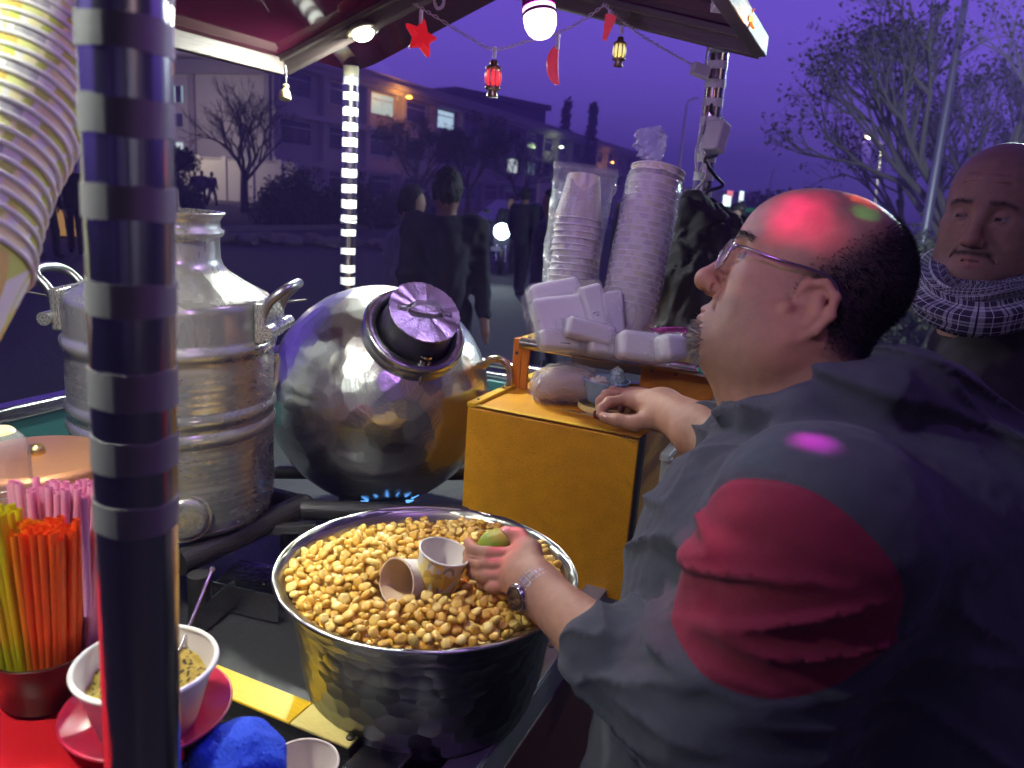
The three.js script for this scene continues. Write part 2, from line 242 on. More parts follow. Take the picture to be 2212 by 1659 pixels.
// trees
function branches(p, d, len, r, depth, out, rand, spread = .55, up = .12) {
  const e = p.clone().addScaledVector(d, len); const mid = p.clone().lerp(e, .5).add(vec(rand() - .5, rand() - .5, rand() - .5).multiplyScalar(len * .12));
  out.push(rod(p, mid, r, r * .85, depth > 2 ? 7 : 4, true), rod(mid, e, r * .85, r * .68, depth > 2 ? 7 : 4, true));
  if (depth <= 0) { out.tips?.push(e); return; }
  const n = depth > 3 ? 3 : 2 + (rand() < .45 ? 1 : 0);
  for (let i = 0; i < n; i++) { const q = d.clone().add(vec(rand() - .5, (rand() - .5) + up, rand() - .5).multiplyScalar(2 * spread)).normalize(); branches(mid.clone().lerp(e, .3 + .7 * rand()), q, len * (.62 + .24 * rand()), r * .6, depth - 1, out, rand, spread, up); }
}
function leafCloud(spots, n, size, rand) { // many small bent leaf faces through a volume; spots: [centre, radius vector]
  const P = [], I = [];
  for (let i = 0; i < n; i++) {
    const [c, r] = spots[Math.floor(rand() * spots.length)]; let x, y, z; do { x = rand() * 2 - 1; y = rand() * 2 - 1; z = rand() * 2 - 1; } while (x * x + y * y + z * z > 1);
    const k = .75 + .5 * N3(x * 2 + c.x, y * 2 + c.y, z * 2), p = vec(c.x + x * r.x * k, c.y + y * r.y * k, c.z + z * r.z * k); if (p.y < .05) p.y = .05 + rand() * .3;
    const a = vec(rand() - .5, rand() - .5, rand() - .5).normalize(), b = vec(rand() - .5, rand() - .5, rand() - .5).cross(a).normalize(), s = size * (.5 + rand()), o = P.length / 3;
    const t = p.clone().addScaledVector(a, s), l = p.clone().addScaledVector(a, s * .45).addScaledVector(b, s * .3), m = p.clone().addScaledVector(a, s * .45).addScaledVector(b, -s * .3);
    for (const v of [p, l, t, m]) P.push(v.x, v.y, v.z); I.push(o, o + 1, o + 2, o, o + 2, o + 3);
  }
  const g = new THREE.BufferGeometry(); g.setAttribute('position', new THREE.Float32BufferAttribute(P, 3)); g.setIndex(I); g.computeVertexNormals(); return plain(g);
}
function bareTree(name, label, base, h, seed, opt = {}) {
  const t = thing(name, label, 'tree', null), rand = rng(seed), tr = [], tw = []; tw.tips = [];
  const top = base.clone().add(vec((rand() - .5) * h * .1, h * .3, 0));
  tr.push(rod(base.clone().setY(-.1), top, h * .035, h * .026, 9));
  const n = opt.limbs ?? 5; for (let i = 0; i < n; i++) { const a = i / n * 6.28 + rand(); branches(top.clone().setY(top.y - rand() * h * .08), vec(Math.cos(a) * (opt.wide ?? .7), 1, Math.sin(a) * (opt.wide ?? .7)).normalize(), h * (opt.len ?? .24), h * .014, opt.depth ?? 5, tw, rand, .6, opt.up ?? .12); }
  obj('trunk', tr, opt.bark ?? M.bark, t); obj('crown', tw, opt.bark ?? M.bark, t);
  if (opt.leaves) { const lv = leafCloud(tw.tips.filter((_, i) => i % 3 === 0).map((p) => [p, vec(1, 1, 1).multiplyScalar(h * .06)]), opt.leaves, h * .014, rand); obj('leaf_cluster', lv, opt.leafMat ?? M.leaf, t); }
  return t;
}
bareTree('bare_tree', 'bare spreading tree in front of the pale gable wall', V(528, 440, 33).setY(.1), 5.6, 11, { limbs: 6, wide: .8 });
bareTree('street_tree', 'dark leafy tree in front of the orange lit facade', V(905, 440, 36).setY(.1), 5.2, 12, { limbs: 5, leaves: 9000 });
bareTree('street_tree', 'dark tree whose leaves cross the blue lit windows', V(1010, 445, 42).setY(.1), 5.4, 13, { limbs: 5, leaves: 9000 });
bareTree('street_tree', 'thin dark tree left of the pale street wall', V(1120, 450, 48).setY(.1), 5.2, 15, { limbs: 5, leaves: 2200 });
bareTree('big_tree', 'large pale twiggy tree behind the man in the checked scarf', V(2035, 560, 13).setY(0), 5.6, 16, { limbs: 7, wide: .95, depth: 6, len: .25, bark: M.barkPale, leaves: 5000, leafMat: M.leafPale });
bareTree('forked_tree', 'forked pale tree right of the small street lamp', V(1990, 560, 17).setY(0), 4.6, 19, { limbs: 5, wide: .8, depth: 5, len: .27, bark: M.barkPale, leaves: 3000, leafMat: M.leafPale });
function bush(name, label, spots, n, size, seed, m = M.leaf) {
  const t = thing(name, label, 'bush'), rand = rng(seed);
  obj('foliage', leafCloud(spots, n, size, rand), m, t); const st = []; for (const [c, r] of spots) for (let i = 0; i < 5; i++) st.push(rod(vec(c.x + (rand() - .5) * r.x, 0, c.z + (rand() - .5) * r.z), vec(c.x + (rand() - .5) * r.x * 1.4, c.y + r.y * .6 * rand(), c.z + (rand() - .5) * r.z * 1.4), .03, .012, 5)); obj('stem', st, M.bark, t); return t;
}
{
  const s = []; for (let i = 0; i < 9; i++) { const p = V(600 + i * 42, 455, 26 + i * .8).setY(0), h = .95 + .35 * Math.sin(i * 2.1); s.push([p.setY(h * .7), vec(.95, h, .9)]); }
  bush('hedge', 'long dark hedge behind the striped middle post', s, 52000, .11, 21);
  bush('shrub', 'dark rounded shrub beside the pale lit wall at the left', [[V(385, 345, 31), vec(.85, .55, .7)], [V(360, 390, 31), vec(1.1, 1, .8)], [V(400, 430, 30).setY(.5), vec(1, .7, .8)]], 15000, .11, 22);
  bush('low_bush', 'low green bush behind the bald head of the watching man', [[V(1990, 540, 10).setY(.8), vec(1.2, .9, .9)], [V(2080, 560, 11).setY(.7), vec(1.2, 1, .9)], [V(1900, 540, 13).setY(.6), vec(1.4, .8, .9)]], 16000, .07, 23, M.leafPale);
  bush('low_bush', 'dark bushes far right of the shop lights', [[V(1660, 440, 70).setY(1.6), vec(3, 2, 2)], [V(1740, 440, 60).setY(1.6), vec(4, 2.2, 2)]], 5000, .4, 24);
  for (const [x, l] of [[1209, 'left of two slim dark cypresses above the long roof'], [1265, 'right of two slim dark cypresses above the long roof']]) { const t = thing('cypress_tree', l, 'tree'), b = V(x, 430, 105).setY(0), rand = rng(x); obj('trunk', rod(b, b.clone().setY(13), .3, .08, 7), M.bark, t); const sp = []; for (let i = 0; i < 9; i++) sp.push([b.clone().setY(2 + i * 1.4), vec(1.15 - i * .09, 1.1, 1.15 - i * .09)]); obj('crown', leafCloud(sp, 3500, .5, rand), M.leaf, t); }
}
{ // stones and rubbish along the verge
  const rand = rng(31), proto = xf(new THREE.IcosahedronGeometry(1, 1), null); for (let i = 0; i < 12; i++) {
    const p = G(470 + i * 33 + rand() * 14, 506 + rand() * 10 + i * 1.6, .12), s = .12 + .16 * rand(), g = bend(proto.clone(), (q) => { const k = 1 + .35 * N3(q.x * 1.4 + i * 3, q.y * 1.4, q.z * 1.4); q.multiplyScalar(k); });
    const o = obj('stone', xf(g, p, qY(i), vec(s * 1.6, s * .7, s)), M.rubble); tag(o, 'pale stone on the dark dirt verge, ' + ORD(i + 1) + ' from the left', 'stone', 'stones on the verge'); }
}
// lamps in the street
function lampLight(c, i, p, r = 1) { const l = new THREE.PointLight(c, i); l.position.copy(p); l.castShadow = true; l.shadow.radius = r; l.name = 'lamp'; scene.add(l); return l; }
function wallLamp(px, py, n, color, inten, label) {
  const [u, y] = onFront(px, py, n), p = F(u, y, n), b = F(u, y - .1, .2), t = thing('wall_lamp', label, 'lamp');
  obj('arm', [rod(b, p.clone().setY(y + .12), .04, .03), box(.18, .4, .1, b, FQ, .02)], M.frame, t); obj('lamp_glass', ball(p, vec(.23, .12, .17)), glow(color, 9), t); lampLight(rgb(...color), inten, p.clone().setY(y - .02), 8);
}
wallLamp(884, 210, 1.3, [1, .42, .05], 22, 'orange glowing lamp on the front of the long building');
wallLamp(1213, 318, 1.4, [.75, 1, .55], 10, 'greenish white lamp on the far part of the long building');
wallLamp(1323, 351, 1.4, [1, .45, .1], 10, 'small orange lamp at the far end of the long roof');
function streetLamp(label, top, base, lampAt, arm = true) {
  const t = thing('street_lamp', label, 'street lamp'); obj('pole', rod(base, top, .09, .05, 10), M.steelPole, t);
  if (lampAt) { const hp = lampAt.clone(); obj('arm', tube([top, top.clone().lerp(hp, .5).add(vec(0, .15, 0)), hp.clone().add(vec(0, .1, 0))], .035, 12, 6), M.steelPole, t); obj('lamp_head', ball(hp.clone().add(vec(0, .09, 0)), vec(.34, .07, .16)), M.steelPole, t); obj('lamp_glass', ball(hp, vec(.24, .06, .12)), glow([1, .95, .6], 9), t); lampLight(rgb(1, .93, .7), 60, hp.clone().add(vec(0, -.04, 0)), 8); }
  else if (arm) obj('arm', tube([top, top.clone().add(vec(.12, .25, 0)), top.clone().add(vec(.6, .45, -.2))], .04, 12, 6), M.steelPole, t);
  return t;
}
{ const b = (x, y, d) => V(x, y, d).setY(0);
  streetLamp('unlit tall lamp pole left of the striped right cart post', V(1483, 228, 40), b(1455, 460, 40)); streetLamp('small lit street lamp above the head of the vendor', V(1904, 312, 34), b(1893, 480, 34), V(1880, 297, 33));
  streetLamp('tall pale pole in front of the twiggy tree', V(2092, -40, 12), b(2008, 470, 12), null, false); streetLamp('distant unlit lamp pole over the bald forehead', V(1668, 372, 70), b(1660, 440, 70), null);
  // a lit lamp hidden behind the near post: it lights the pale wall
  streetLamp('lit street lamp beside the pale wall at the left', V(318, 225, 34), b(322, 440, 34), V(296, 225, 43.5)); scene.children.at(-1).intensity = 110;
  streetLamp('bright white street lamp behind the bald watching man', V(2400, 60, 6.5), b(2400, 600, 6.5), V(2350, 40, 6)); scene.children.at(-1).intensity = 48; scene.children.at(-1).color.setRGB(.8, 1, 1);
}

{ // unseen row of shopfronts, added behind the photographer to block the low sky
  const b = thing('added_shop_row', 'unseen dark row of shops added on the near side to block low sky', 'building'), m = mat([.1, .08, .08], .9), q = qY(.35), w = (x, y, z) => vec(x, y, z).applyQuaternion(q).add(vec(-1, 0, 9));
  obj('wall', [box(60, 9, 6, w(0, 4.5, 3), q, 0)], m, b); obj('roof', box(61, .5, 7, w(0, 9.25, 3), q, 0), M.plasterDark, b); for (let i = 0; i < 12; i++) { obj('shutter', box(3.6, 2.8, .12, w(-26.5 + i * 4.8, 1.4, -.03), q, 0), M.steelPole, b); obj('window', box(1.4, 1.5, .1, w(-26.5 + i * 4.8, 5.6, -.03), q, 0), M.darkGlass, b); }
  const t = thing('wall_lamp', 'added unseen fill lamp on the row of shops behind the camera', 'lamp'), p = w(8, 4.2, -.7); obj('arm', rod(w(8, 4.4, 0), p.clone().add(vec(0, .14, 0)), .03), M.frame, t); obj('lamp_glass', ball(p, vec(.18, .1, .18)), glow([1, .8, .6], 5), t); lampLight(rgb(1, .7, .75), 6, p.clone().add(vec(0, -.03, 0)), 8);  // fill lamp added out of view, lifts the dark back of the vendor
}
// ---------------------------------------------------------------- the cart
Object.assign(M, {
  chrome: mat([.6, .57, .57], .2, 1), tape: mat([.78, .79, .78], .45), steel: mat([.42, .42, .43], .32, 1, { roughnessMap: T.brush, bumpMap: T.grime, bumpScale: .001 }),
  darkSteel: mat([.035, .036, .04], .38, .3, { bumpMap: rep(T.grime, 2, 2), bumpScale: .002 }), pipe: mat([.05, .05, .052], .35, .55, { bumpMap: rep(T.grime, 3, 1), bumpScale: .0015 }),
  redGloss: mat([.13, .011, .045], .1, 0, { clearcoat: .6, clearcoatRoughness: .06 }), redPanel: mat([.09, .008, .014], .5), trim: mat([.14, .108, .10], .5, 0, { bumpMap: rep(T.grime, 1, 1), bumpScale: .001 }),
  yellow: mat([.72, .34, .012], .42, 0, { map: T.wear, bumpMap: rep(T.fine, 3, 3), bumpScale: .0003 }), yellowPaint: mat([.76, .47, .015], .45, 0, { map: T.wear }), yellowWorn: mat([.72, .6, .2], .75, 0, { bumpMap: rep(T.grime, 2, 2), bumpScale: .002 }), orange: mat([.6, .2, .02], .45, 0, { map: T.wear }),
  teal: mat([.02, .1, .1], .5), white: mat([.72, .72, .72], .5), whiteBox: mat([.7, .7, .74], .45), screw: mat([.12, .1, .08], .4, .8), cord: mat([.6, .58, .62], .5), blackCord: mat([.02, .02, .025], .5), gold: mat([.7, .52, .2], .3, 1),
});
const poleY = (px, py, base) => { const r = ray(px, py), h = Math.hypot(r.x, r.z), d = Math.hypot(base.x - EYE.x, base.z - EYE.z); return EYE.y + r.y * d / h; };
const cart = thing('food_cart', 'street food cart with striped chrome posts and a red gabled roof', 'food cart');
{
  obj('deck', [cbox(-1.27, .02, .86, .90, .36, 1.78, .003)], M.darkSteel, cart);
  obj('near_shelf', [cbox(-1.27, -.075, 1.12, 1.145, -.02, .14, .004), cbox(-1.27, -.42, 1.12, 1.145, .1415, .335, .004), cbox(-1.27, -.075, .86, 1.119, .115, .13, .002)], M.darkSteel, cart);
  obj('side_panel', [cbox(-1.29, .045, .35, .858, -.02, 1.80, .006)], M.redPanel, cart);
  obj('left_wall', [cbox(-1.30, -1.275, .86, 1.085, .0, 1.80, .003)], M.teal, cart); obj('back_wall', [cbox(-1.275, -.3, .86, 1.085, 1.78, 1.80, .003)], M.teal, cart);
  obj('rail', [cbox(-1.315, -1.265, 1.085, 1.12, -.02, 1.82, .008), ], M.steel, cart); obj('rail', rod(C(-1.29, 1.135, 1.8), C(.03, 1.135, 1.8), .014, .014, 16), M.chrome, cart); obj('rail', rod(C(-1.29, 1.10, 1.8), C(.03, 1.10, 1.8), .010, .010, 12), M.chrome, cart);
  const ra = obj('rail', [cbox(.0, .042, .918, .923, .30, 1.80, .002), cbox(.038, .043, .86, .9165, .30, 1.80, .002)], mat([.32, .32, .35], .42, .35, { bumpMap: T.grime, bumpScale: .001 }), cart, 'scratched flat metal edging along the vendor side of the cart');
  for (let i = 0; i < 9; i++) obj('rivet', ball(C(.021, .923, .34 + i * .085), vec(.006, .003, .006), 10, 6), M.steel, ra);
  obj('divider', [cbox(-.62, -.105, .9, .948, .378, .40, .002)], M.darkSteel, cart);
  const st = obj('divider_top', [cbox(-.62, -.20, .948, .953, .375, .423, .002)], M.yellowPaint, cart, 'yellow painted metal strip across the cart in front of the bean pot'); obj('worn_paint', [cbox(-.199, -.105, .948, .9525, .375, .423, .002)], M.yellowWorn, st); obj('screw', ball(C(-.112, .954, .39), vec(.006, .003, .006), 10, 6), M.screw, st);
  obj('channel', [cbox(-1.2, .02, .90, .93, .142, .333, .001), cbox(-.62, -.03, .925, .93, .345, .36, .001), cbox(-.62, -.03, .9, .925, .336, .34, .001), cbox(-.62, -.03, .93, .945, .338, .342, .001)], M.steel, cart);
  obj('corner_plate', [cbox(-.10, -.035, .935, .942, .352, .42, .003), cbox(-.06, -.02, .905, .934, .33, .40, .003)], M.steel, cart);
  obj('lower_rail', rod(C(-.1, .912, .385), C(.0, .912, .39), .012, .012, 14), M.steel, cart);
  for (const [w, l] of [[-1.1, .3], [-.15, .3], [-1.1, 1.5], [-.15, 1.5]]) { const wh = obj('wheel', [xf(new THREE.TorusGeometry(.17, .03, 10, 28), C(w, .2, l), qY(CYAW + Math.PI / 2)), ...[0, 1, 2, 3].map((k) => rod(C(w, .2 - .16 * Math.cos(k * .785), l - .16 * Math.sin(k * .785)), C(w, .2 + .16 * Math.cos(k * .785), l + .16 * Math.sin(k * .785)), .008, .008, 6))], M.rubber, cart); }
  obj('frame', [rod(C(-1.1, .2, .3), C(-.15, .2, .3), .02), rod(C(-1.1, .2, 1.5), C(-.15, .2, 1.5), .02), ...[[-1.1, .3], [-.15, .3], [-1.1, 1.5], [-.15, 1.5]].map(([w, l]) => rod(C(w, .2, l), C(w, .36, l), .02))], M.pipe, cart);
  // posts with white tape bands
  const post = (base, y0, y1, r, bands, label, tilt = vec(0, 0, 0), tapeM = M.tape) => {
    const at = (y) => base.clone().setY(y).addScaledVector(tilt, y - 1.5), p = obj('post', [rod(at(y0), at(y1), r, r, 40), xf(new THREE.CylinderGeometry(r * 1.8, r * 1.8, .006, 24), at(y0 + .004))], M.chrome, cart, label);
    for (const [a, b] of bands) obj('tape_band', xf(bend(new THREE.CylinderGeometry(r + .0009, r + .0009, b - a, 40, 2, false), (v) => { v.y += .0012 * N3(Math.atan2(v.z, v.x) * .8, a * 40, Math.sign(v.y)) * Math.sign(Math.abs(v.y)); }), at((a + b) / 2), qTo(at(b).sub(at(a)))), tapeM, p);
    return p;
  };
  const seen = (px, list, base) => list.map(([a, b]) => [poleY(px, b, base), poleY(px, a, base)]);
  const nb = CO.clone(); post(nb, 1.145, 2.04, .0242, seen(290, [[-70, 0], [46, 119], [217, 297], [399, 473], [605, 674], [791, 868], [934, 1001], [1071, 1130]], nb), 'near chrome post with wide blurred tape bands', dirC(.026, 0, 0).setY(0), mat([.2, .185, .185], .5, 0, { bumpMap: T.grime, bumpScale: .00015 }));
  const mb = C(-1.167, 0, 1.8), ml = []; for (let i = 0; i < 10; i++) ml.push([166 + i * 33.2, 184 + i * 33.2]); ml.push([495, 509], [535, 549], [572, 588], [598, 614]);
  const mp = post(mb, 1.08, 2.005, .0242, seen(754, ml, mb), 'far striped post behind the round pot', vec(.0, 0, 0));
  obj('cap_ring', [rod(mb.clone().setY(2.005 - .03), mb.clone().setY(2.005), .0246, .0246, 30)], mat([.75, .7, .45], .4), mp); obj('tied_string', [xf(new THREE.TorusGeometry(.0262, .0022, 6, 30), mb.clone().setY(poleY(754, 474, mb)), new THREE.Euler(1.5, .1, 0)), xf(new THREE.TorusGeometry(.0262, .0022, 6, 30), mb.clone().setY(poleY(754, 478, mb)), new THREE.Euler(1.68, -.1, 0))], M.cord, mp);
  const rb = C(-.018, 0, 1.735), rl = []; for (let i = -6; i < 6; i++) rl.push([333 + i * 40, 351 + i * 40]);
  post(rb, 1.1, 2.02, .0246, seen(1530, rl, rb), 'right striped post wrapped in cables');
  post(C(-1.22, 0, 0), 1.08, 2.0, .0242, [], 'far left near post outside the picture');
  // roof: a low gable, red and glossy below, with a pale frame
  const eL = [-1.229, 1.985], ap = [-.68, 2.215], eR = [.10, 2.035], l0 = -.25, l1 = 1.56;
  const quadPanel = (a, b, la, lb, t = .012) => { const g = new THREE.BoxGeometry(1, 1, 1), p = g.attributes.position; for (let i = 0; i < p.count; i++) { const e = p.getX(i) > 0 ? b : a, q = C(e[0], e[1] + (p.getY(i) > 0 ? t : 0), p.getZ(i) > 0 ? lb : la); p.setXYZ(i, q.x, q.y, q.z); } g.computeVertexNormals(); return g; };
  const rf = obj('roof', [quadPanel(eL, ap, l0, l1), quadPanel(ap, eR, l0, l1)], M.redGloss, cart);
  const bar = (a, b, la, lb, w = .03, h = .045) => { const p = C(a[0], a[1] - h / 2, la), q = C(b[0], b[1] - h / 2, lb), d = q.clone().sub(p), x = d.clone().normalize(), z = vec(0, 1, 0).cross(x).normalize().negate(), y = z.clone().cross(x).negate(), m = new THREE.Matrix4().makeBasis(x, y.y < 0 ? y.negate() : y, x.clone().cross(y)); return box(d.length(), h, w, p.clone().add(q).multiplyScalar(.5), new THREE.Quaternion().setFromRotationMatrix(m), .004); };
  for (const [a, b, la, lb] of [[eL, ap, l1, l1 + .04], [ap, eR, l1 + .04, l1 + .07], [eL, eL, l0, l1 - .01], [eR, eR, l0, l1 + .05], [eL, ap, l0, l0], [ap, eR, l0, l0]]) obj('roof_frame', [bar(a, b, la, lb), bar([a[0], a[1] + .001], [b[0], b[1] + .001], la - .026, lb - .026, .018, .018)], M.trim, rf);
  obj('ridge_beam', bar([ap[0], ap[1] + .01], [ap[0], ap[1] + .01], l0 + .02, l1, .04, .05), M.trim, rf);
  { // overhang past the far frame, red below
    const s = new THREE.Shape(), k = .022; s.moveTo(-1.20, 1.62); s.lineTo(-1.20, 1.80); s.quadraticCurveTo(-1.2, 1.88, -1.12, 1.885); s.lineTo(-.68, 1.885); s.lineTo(-.68, 1.62); s.closePath();
    const g = new THREE.ExtrudeGeometry(s, { depth: k, bevelEnabled: true, bevelSize: .004, bevelThickness: .004, bevelSegments: 2 }), sl = (ap[1] - eL[1]) / (ap[0] - eL[0]);
    bend(g, (p) => { const w = p.x, l = p.y, q = C(w, eL[1] + .005 + (w - eL[0]) * sl + p.z, l); p.copy(q); }); obj('overhang', g, M.redGloss, rf, 'red overhang of the roof above the far striped post');
    const g2 = quadPanel([-.68, ap[1] + .006], [.06, eR[1] + .012], 1.66, 1.80, .02); obj('overhang', g2, M.redGloss, rf);
  }
}
// ---------------------------------------------------------------- stove frame, burner, things on it
{
  const s = thing('stove_frame', 'black welded pipe stove frame under the milk can and round pot', 'stove'), K = G(640, 1100, 1.012), A = K.clone().addScaledVector(CL, -.62).addScaledVector(CW, -.03), B = C(-.30, 1.0, .86).setY(1.0), L = K.clone().addScaledVector(CW, -.5);
  const kk = K.clone().addScaledVector(CL, .02);
  obj('pipe', [rod(kk, G(385, 1215, 1.0), .024, .024, 22), ball(kk, .024, 20, 12)], M.pipe, s); obj('pipe', rod(K, G(1010, 1112, 1.0), .02, .02, 20), M.pipe, s); obj('pipe', rod(kk, L, .022, .022, 18), M.pipe, s);
  obj('leg', rod(K.clone().addScaledVector(CL, -.02), K.clone().addScaledVector(CL, -.02).setY(.9), .019, .019, 16), M.pipe, s); obj('leg', rod(G(430, 1240, 1.0), G(430, 1240, 1.0).setY(.9), .019, .019, 16), M.pipe, s); obj('leg', rod(L, L.clone().setY(.9), .019, .019, 16), M.pipe, s); obj('leg', rod(C(-.30, 1.0, 1.32), C(-.3, .9, 1.32), .019, .019, 16), M.pipe, s);
  obj('pipe', rod(C(-.78, .985, 1.0), C(-.30, .985, 1.32), .016, .016, 12), M.pipe, s); obj('support_bar', [box(.02, .02, .5, C(-.686, .998, .639), qY(CYAW + .6)), box(.02, .02, .5, C(-.686, .998, .639), qY(CYAW - .9))], M.pipe, s);
  obj('heat_shield', [xf(new THREE.BoxGeometry(.20, .004, .11), G(595, 1255, .93), qY(CYAW + .3)), xf(new THREE.BoxGeometry(.004, .05, .10), G(470, 1310, .93), qY(CYAW + .2)), xf(new THREE.BoxGeometry(.13, .05, .003), G(530, 1300, .93), qY(CYAW + .15))], M.steel, s);
  for (const [x, y] of [[580, 1225], [592, 1240], [606, 1218], [618, 1232], [570, 1262]]) obj('vent_hole', xf(new THREE.CylinderGeometry(.003, .003, .001, 8), G(x, y, .9335)), M.black, s);
  const bn = thing('gas_burner', 'gas burner with a blue flame under the round pot', 'burner'), bc = G(800, 1104, .972); bc.addScaledVector(CL, .06);
  obj('burner_head', [xf(lathe([[0, .02], [.05, .02], [.06, .01], [.05, -.02], [.02, -.03], [.02, -.085], [0, -.085]], 28), bc)], M.darkSteel, bn); obj('gas_pipe', tube([bc.clone().setY(.92), bc.clone().addScaledVector(CW, -.2).setY(.915), bc.clone().addScaledVector(CW, -.45).setY(.915)], .009, 20, 8), M.pipe, bn);
  obj('wind_guard', [xf(new THREE.BoxGeometry(.09, .03, .002), bc.clone().addScaledVector(CL, -.055).addScaledVector(CW, -.04), CQY)], M.steel, bn);
  for (let i = 0; i < 14; i++) { const a = i / 14 * 6.283, d = vec(Math.cos(a), 0, Math.sin(a)); obj('flame', rod(bc.clone().addScaledVector(d, .05).setY(bc.y + .012), bc.clone().addScaledVector(d, .072).setY(bc.y + .022), .005, .001, 8), glow([.12, .4, 1], 1.6), bn); }
  const fl = new THREE.PointLight(rgb(.25, .5, 1), .05); fl.position.copy(bc).setY(bc.y + .03); fl.castShadow = true; fl.name = 'flame_glow'; scene.add(fl);
}
// ---------------------------------------------------------------- cabinet, its upper shelf, the near tray
{
  const c = thing('yellow_cabinet', 'yellow metal cabinet with a flat top beside the round pot', 'cabinet');
  obj('front_panel', [cbox(-.282, .072, .905, 1.232, 1.0, 1.008, .003)], M.yellow, c); obj('side_panel', [cbox(-.282, -.274, .905, 1.232, 1.009, 1.42, .003), cbox(.064, .072, .905, 1.232, 1.009, 1.42, .003)], M.yellow, c);
  obj('top', [cbox(-.262, .075, 1.226, 1.236, 1.0095, 1.42, .003)], M.yellow, c); obj('top_edge', [cbox(-.284, -.263, 1.2325, 1.243, 1.0, 1.42, .003), cbox(-.262, .075, 1.2365, 1.239, .999, 1.012, .001)], M.yellowPaint, c);
  for (const l of [1.03, 1.15]) obj('screw', xf(new THREE.CylinderGeometry(.003, .003, .002, 10), C(-.273, 1.2435, l)), M.screw, c);
  obj('corner_angle', [cbox(.073, .08, .905, 1.238, .998, 1.02, .001)], M.darkSteel, c);
  const s = thing('shelf', 'orange and yellow shelf with a chrome front rail above the cabinet', 'shelf'), h = 1.335;
  obj('leg', [cbox(-.275, -.255, 1.2365, h + .012, 1.19, 1.215, .002), cbox(-.254, -.238, 1.2365, h + .004, 1.19, 1.2, .002)], M.orange, s); obj('board', [cbox(-.275, .16, h, h + .01, 1.20, 1.52, .003)], M.yellowPaint, s); obj('rail', rod(C(-.255, h + .004, 1.185), C(.17, h + .004, 1.185), .012, .012, 18), M.chrome, s);
  obj('side_panel', [cbox(.0, .155, 1.2395, h - .006, 1.24, 1.252, .003)], M.orange, s); obj('back_panel', [cbox(-.25, .15, 1.2395, h - .002, 1.50, 1.51, .002)], mat([.1, .09, .14], .6), s);
  for (const [w, y] of [[.025, h - .022], [.075, h - .022]]) obj('screw', xf(new THREE.CylinderGeometry(.0045, .0045, .003, 12), C(w, y, 1.239), qTo(CL)), M.screw, s); obj('screw', xf(new THREE.CylinderGeometry(.004, .004, .003, 12), C(-.265, h - .02, 1.189), qTo(CL)), M.screw, s);
  obj('screw', xf(new THREE.CylinderGeometry(.004, .004, .002, 12), C(-.255, h + .011, 1.23)), M.screw, s);
  const e = thing('metal_stand', 'white painted metal stand beside the right side of the yellow cabinet', 'stand'); obj('post', cbox(.105, .125, .9, 1.19, 1.05, 1.07, .003), M.white, e); obj('post', cbox(.19, .21, 1.16, 1.33, 1.23, 1.245, .003), M.white, e); obj('bar', cbox(.105, .125, 1.1915, 1.205, 1.03, 1.4, .003), M.white, e);
  const t = thing('red_tray', 'shiny red tray in the near left corner of the cart', 'tray'), q = qY(CYAW - .18), p = G(40, 1640, 1.15), mt = mat([.55, .012, .018], .22, 0, { clearcoat: .5 });
  obj('base', box(.42, .006, .20, p.clone().addScaledVector(CW, -.1).setY(1.1495), q, .003), mt, t); obj('rim', [box(.42, .02, .008, p.clone().addScaledVector(CW, -.1).add(vec(0, .012, -.1).applyQuaternion(q)).setY(1.163), q, .003), box(.42, .02, .008, p.clone().addScaledVector(CW, -.1).add(vec(0, .012, .1).applyQuaternion(q)).setY(1.163), q, .003), box(.008, .02, .192, p.clone().addScaledVector(CW, -.1).add(vec(.206, 0, 0).applyQuaternion(q)).setY(1.163), q, .003)], mt, t); obj('stain', ball(G(278, 1628, 1.153), vec(.012, .0015, .006), 16, 6), mat([.12, .1, .05], .8), t);
}
// ---------------------------------------------------------------- vessels
const hammer = (n, seed, depth) => { // shallow round hammer marks over a sphere of directions: returns f(unit vector) = inward offset
  const rand = rng(seed), c = [], cell = .16, grid = new Map(), key = (x, y, z) => (Math.floor(x / cell) + 20) * 10000 + (Math.floor(y / cell) + 20) * 100 + Math.floor(z / cell) + 20;
  for (let i = 0; i < n; i++) { const y = 1 - 2 * (i + .5) / n, a = i * 2.39996 + (rand() - .5) * .5, r = Math.sqrt(1 - y * y), v = vec(Math.cos(a) * r + (rand() - .5) * .03, y + (rand() - .5) * .03, Math.sin(a) * r + (rand() - .5) * .03).normalize(); v.w = (rand() - .5) * .0016; c.push(v); const k = key(v.x, v.y, v.z); grid.has(k) ? grid.get(k).push(v) : grid.set(k, [v]); }
  return (v) => { let m = 9, w = 9; for (let dx = -1; dx < 2; dx++) for (let dy = -1; dy < 2; dy++) for (let dz = -1; dz < 2; dz++) for (const p of grid.get(key(v.x + dx * cell, v.y + dy * cell, v.z + dz * cell)) ?? []) { const h = (.9985 + p.w) / Math.max(.5, v.dot(p)); if (h < m) m = h; } return m === 9 ? 1 : m; };
};
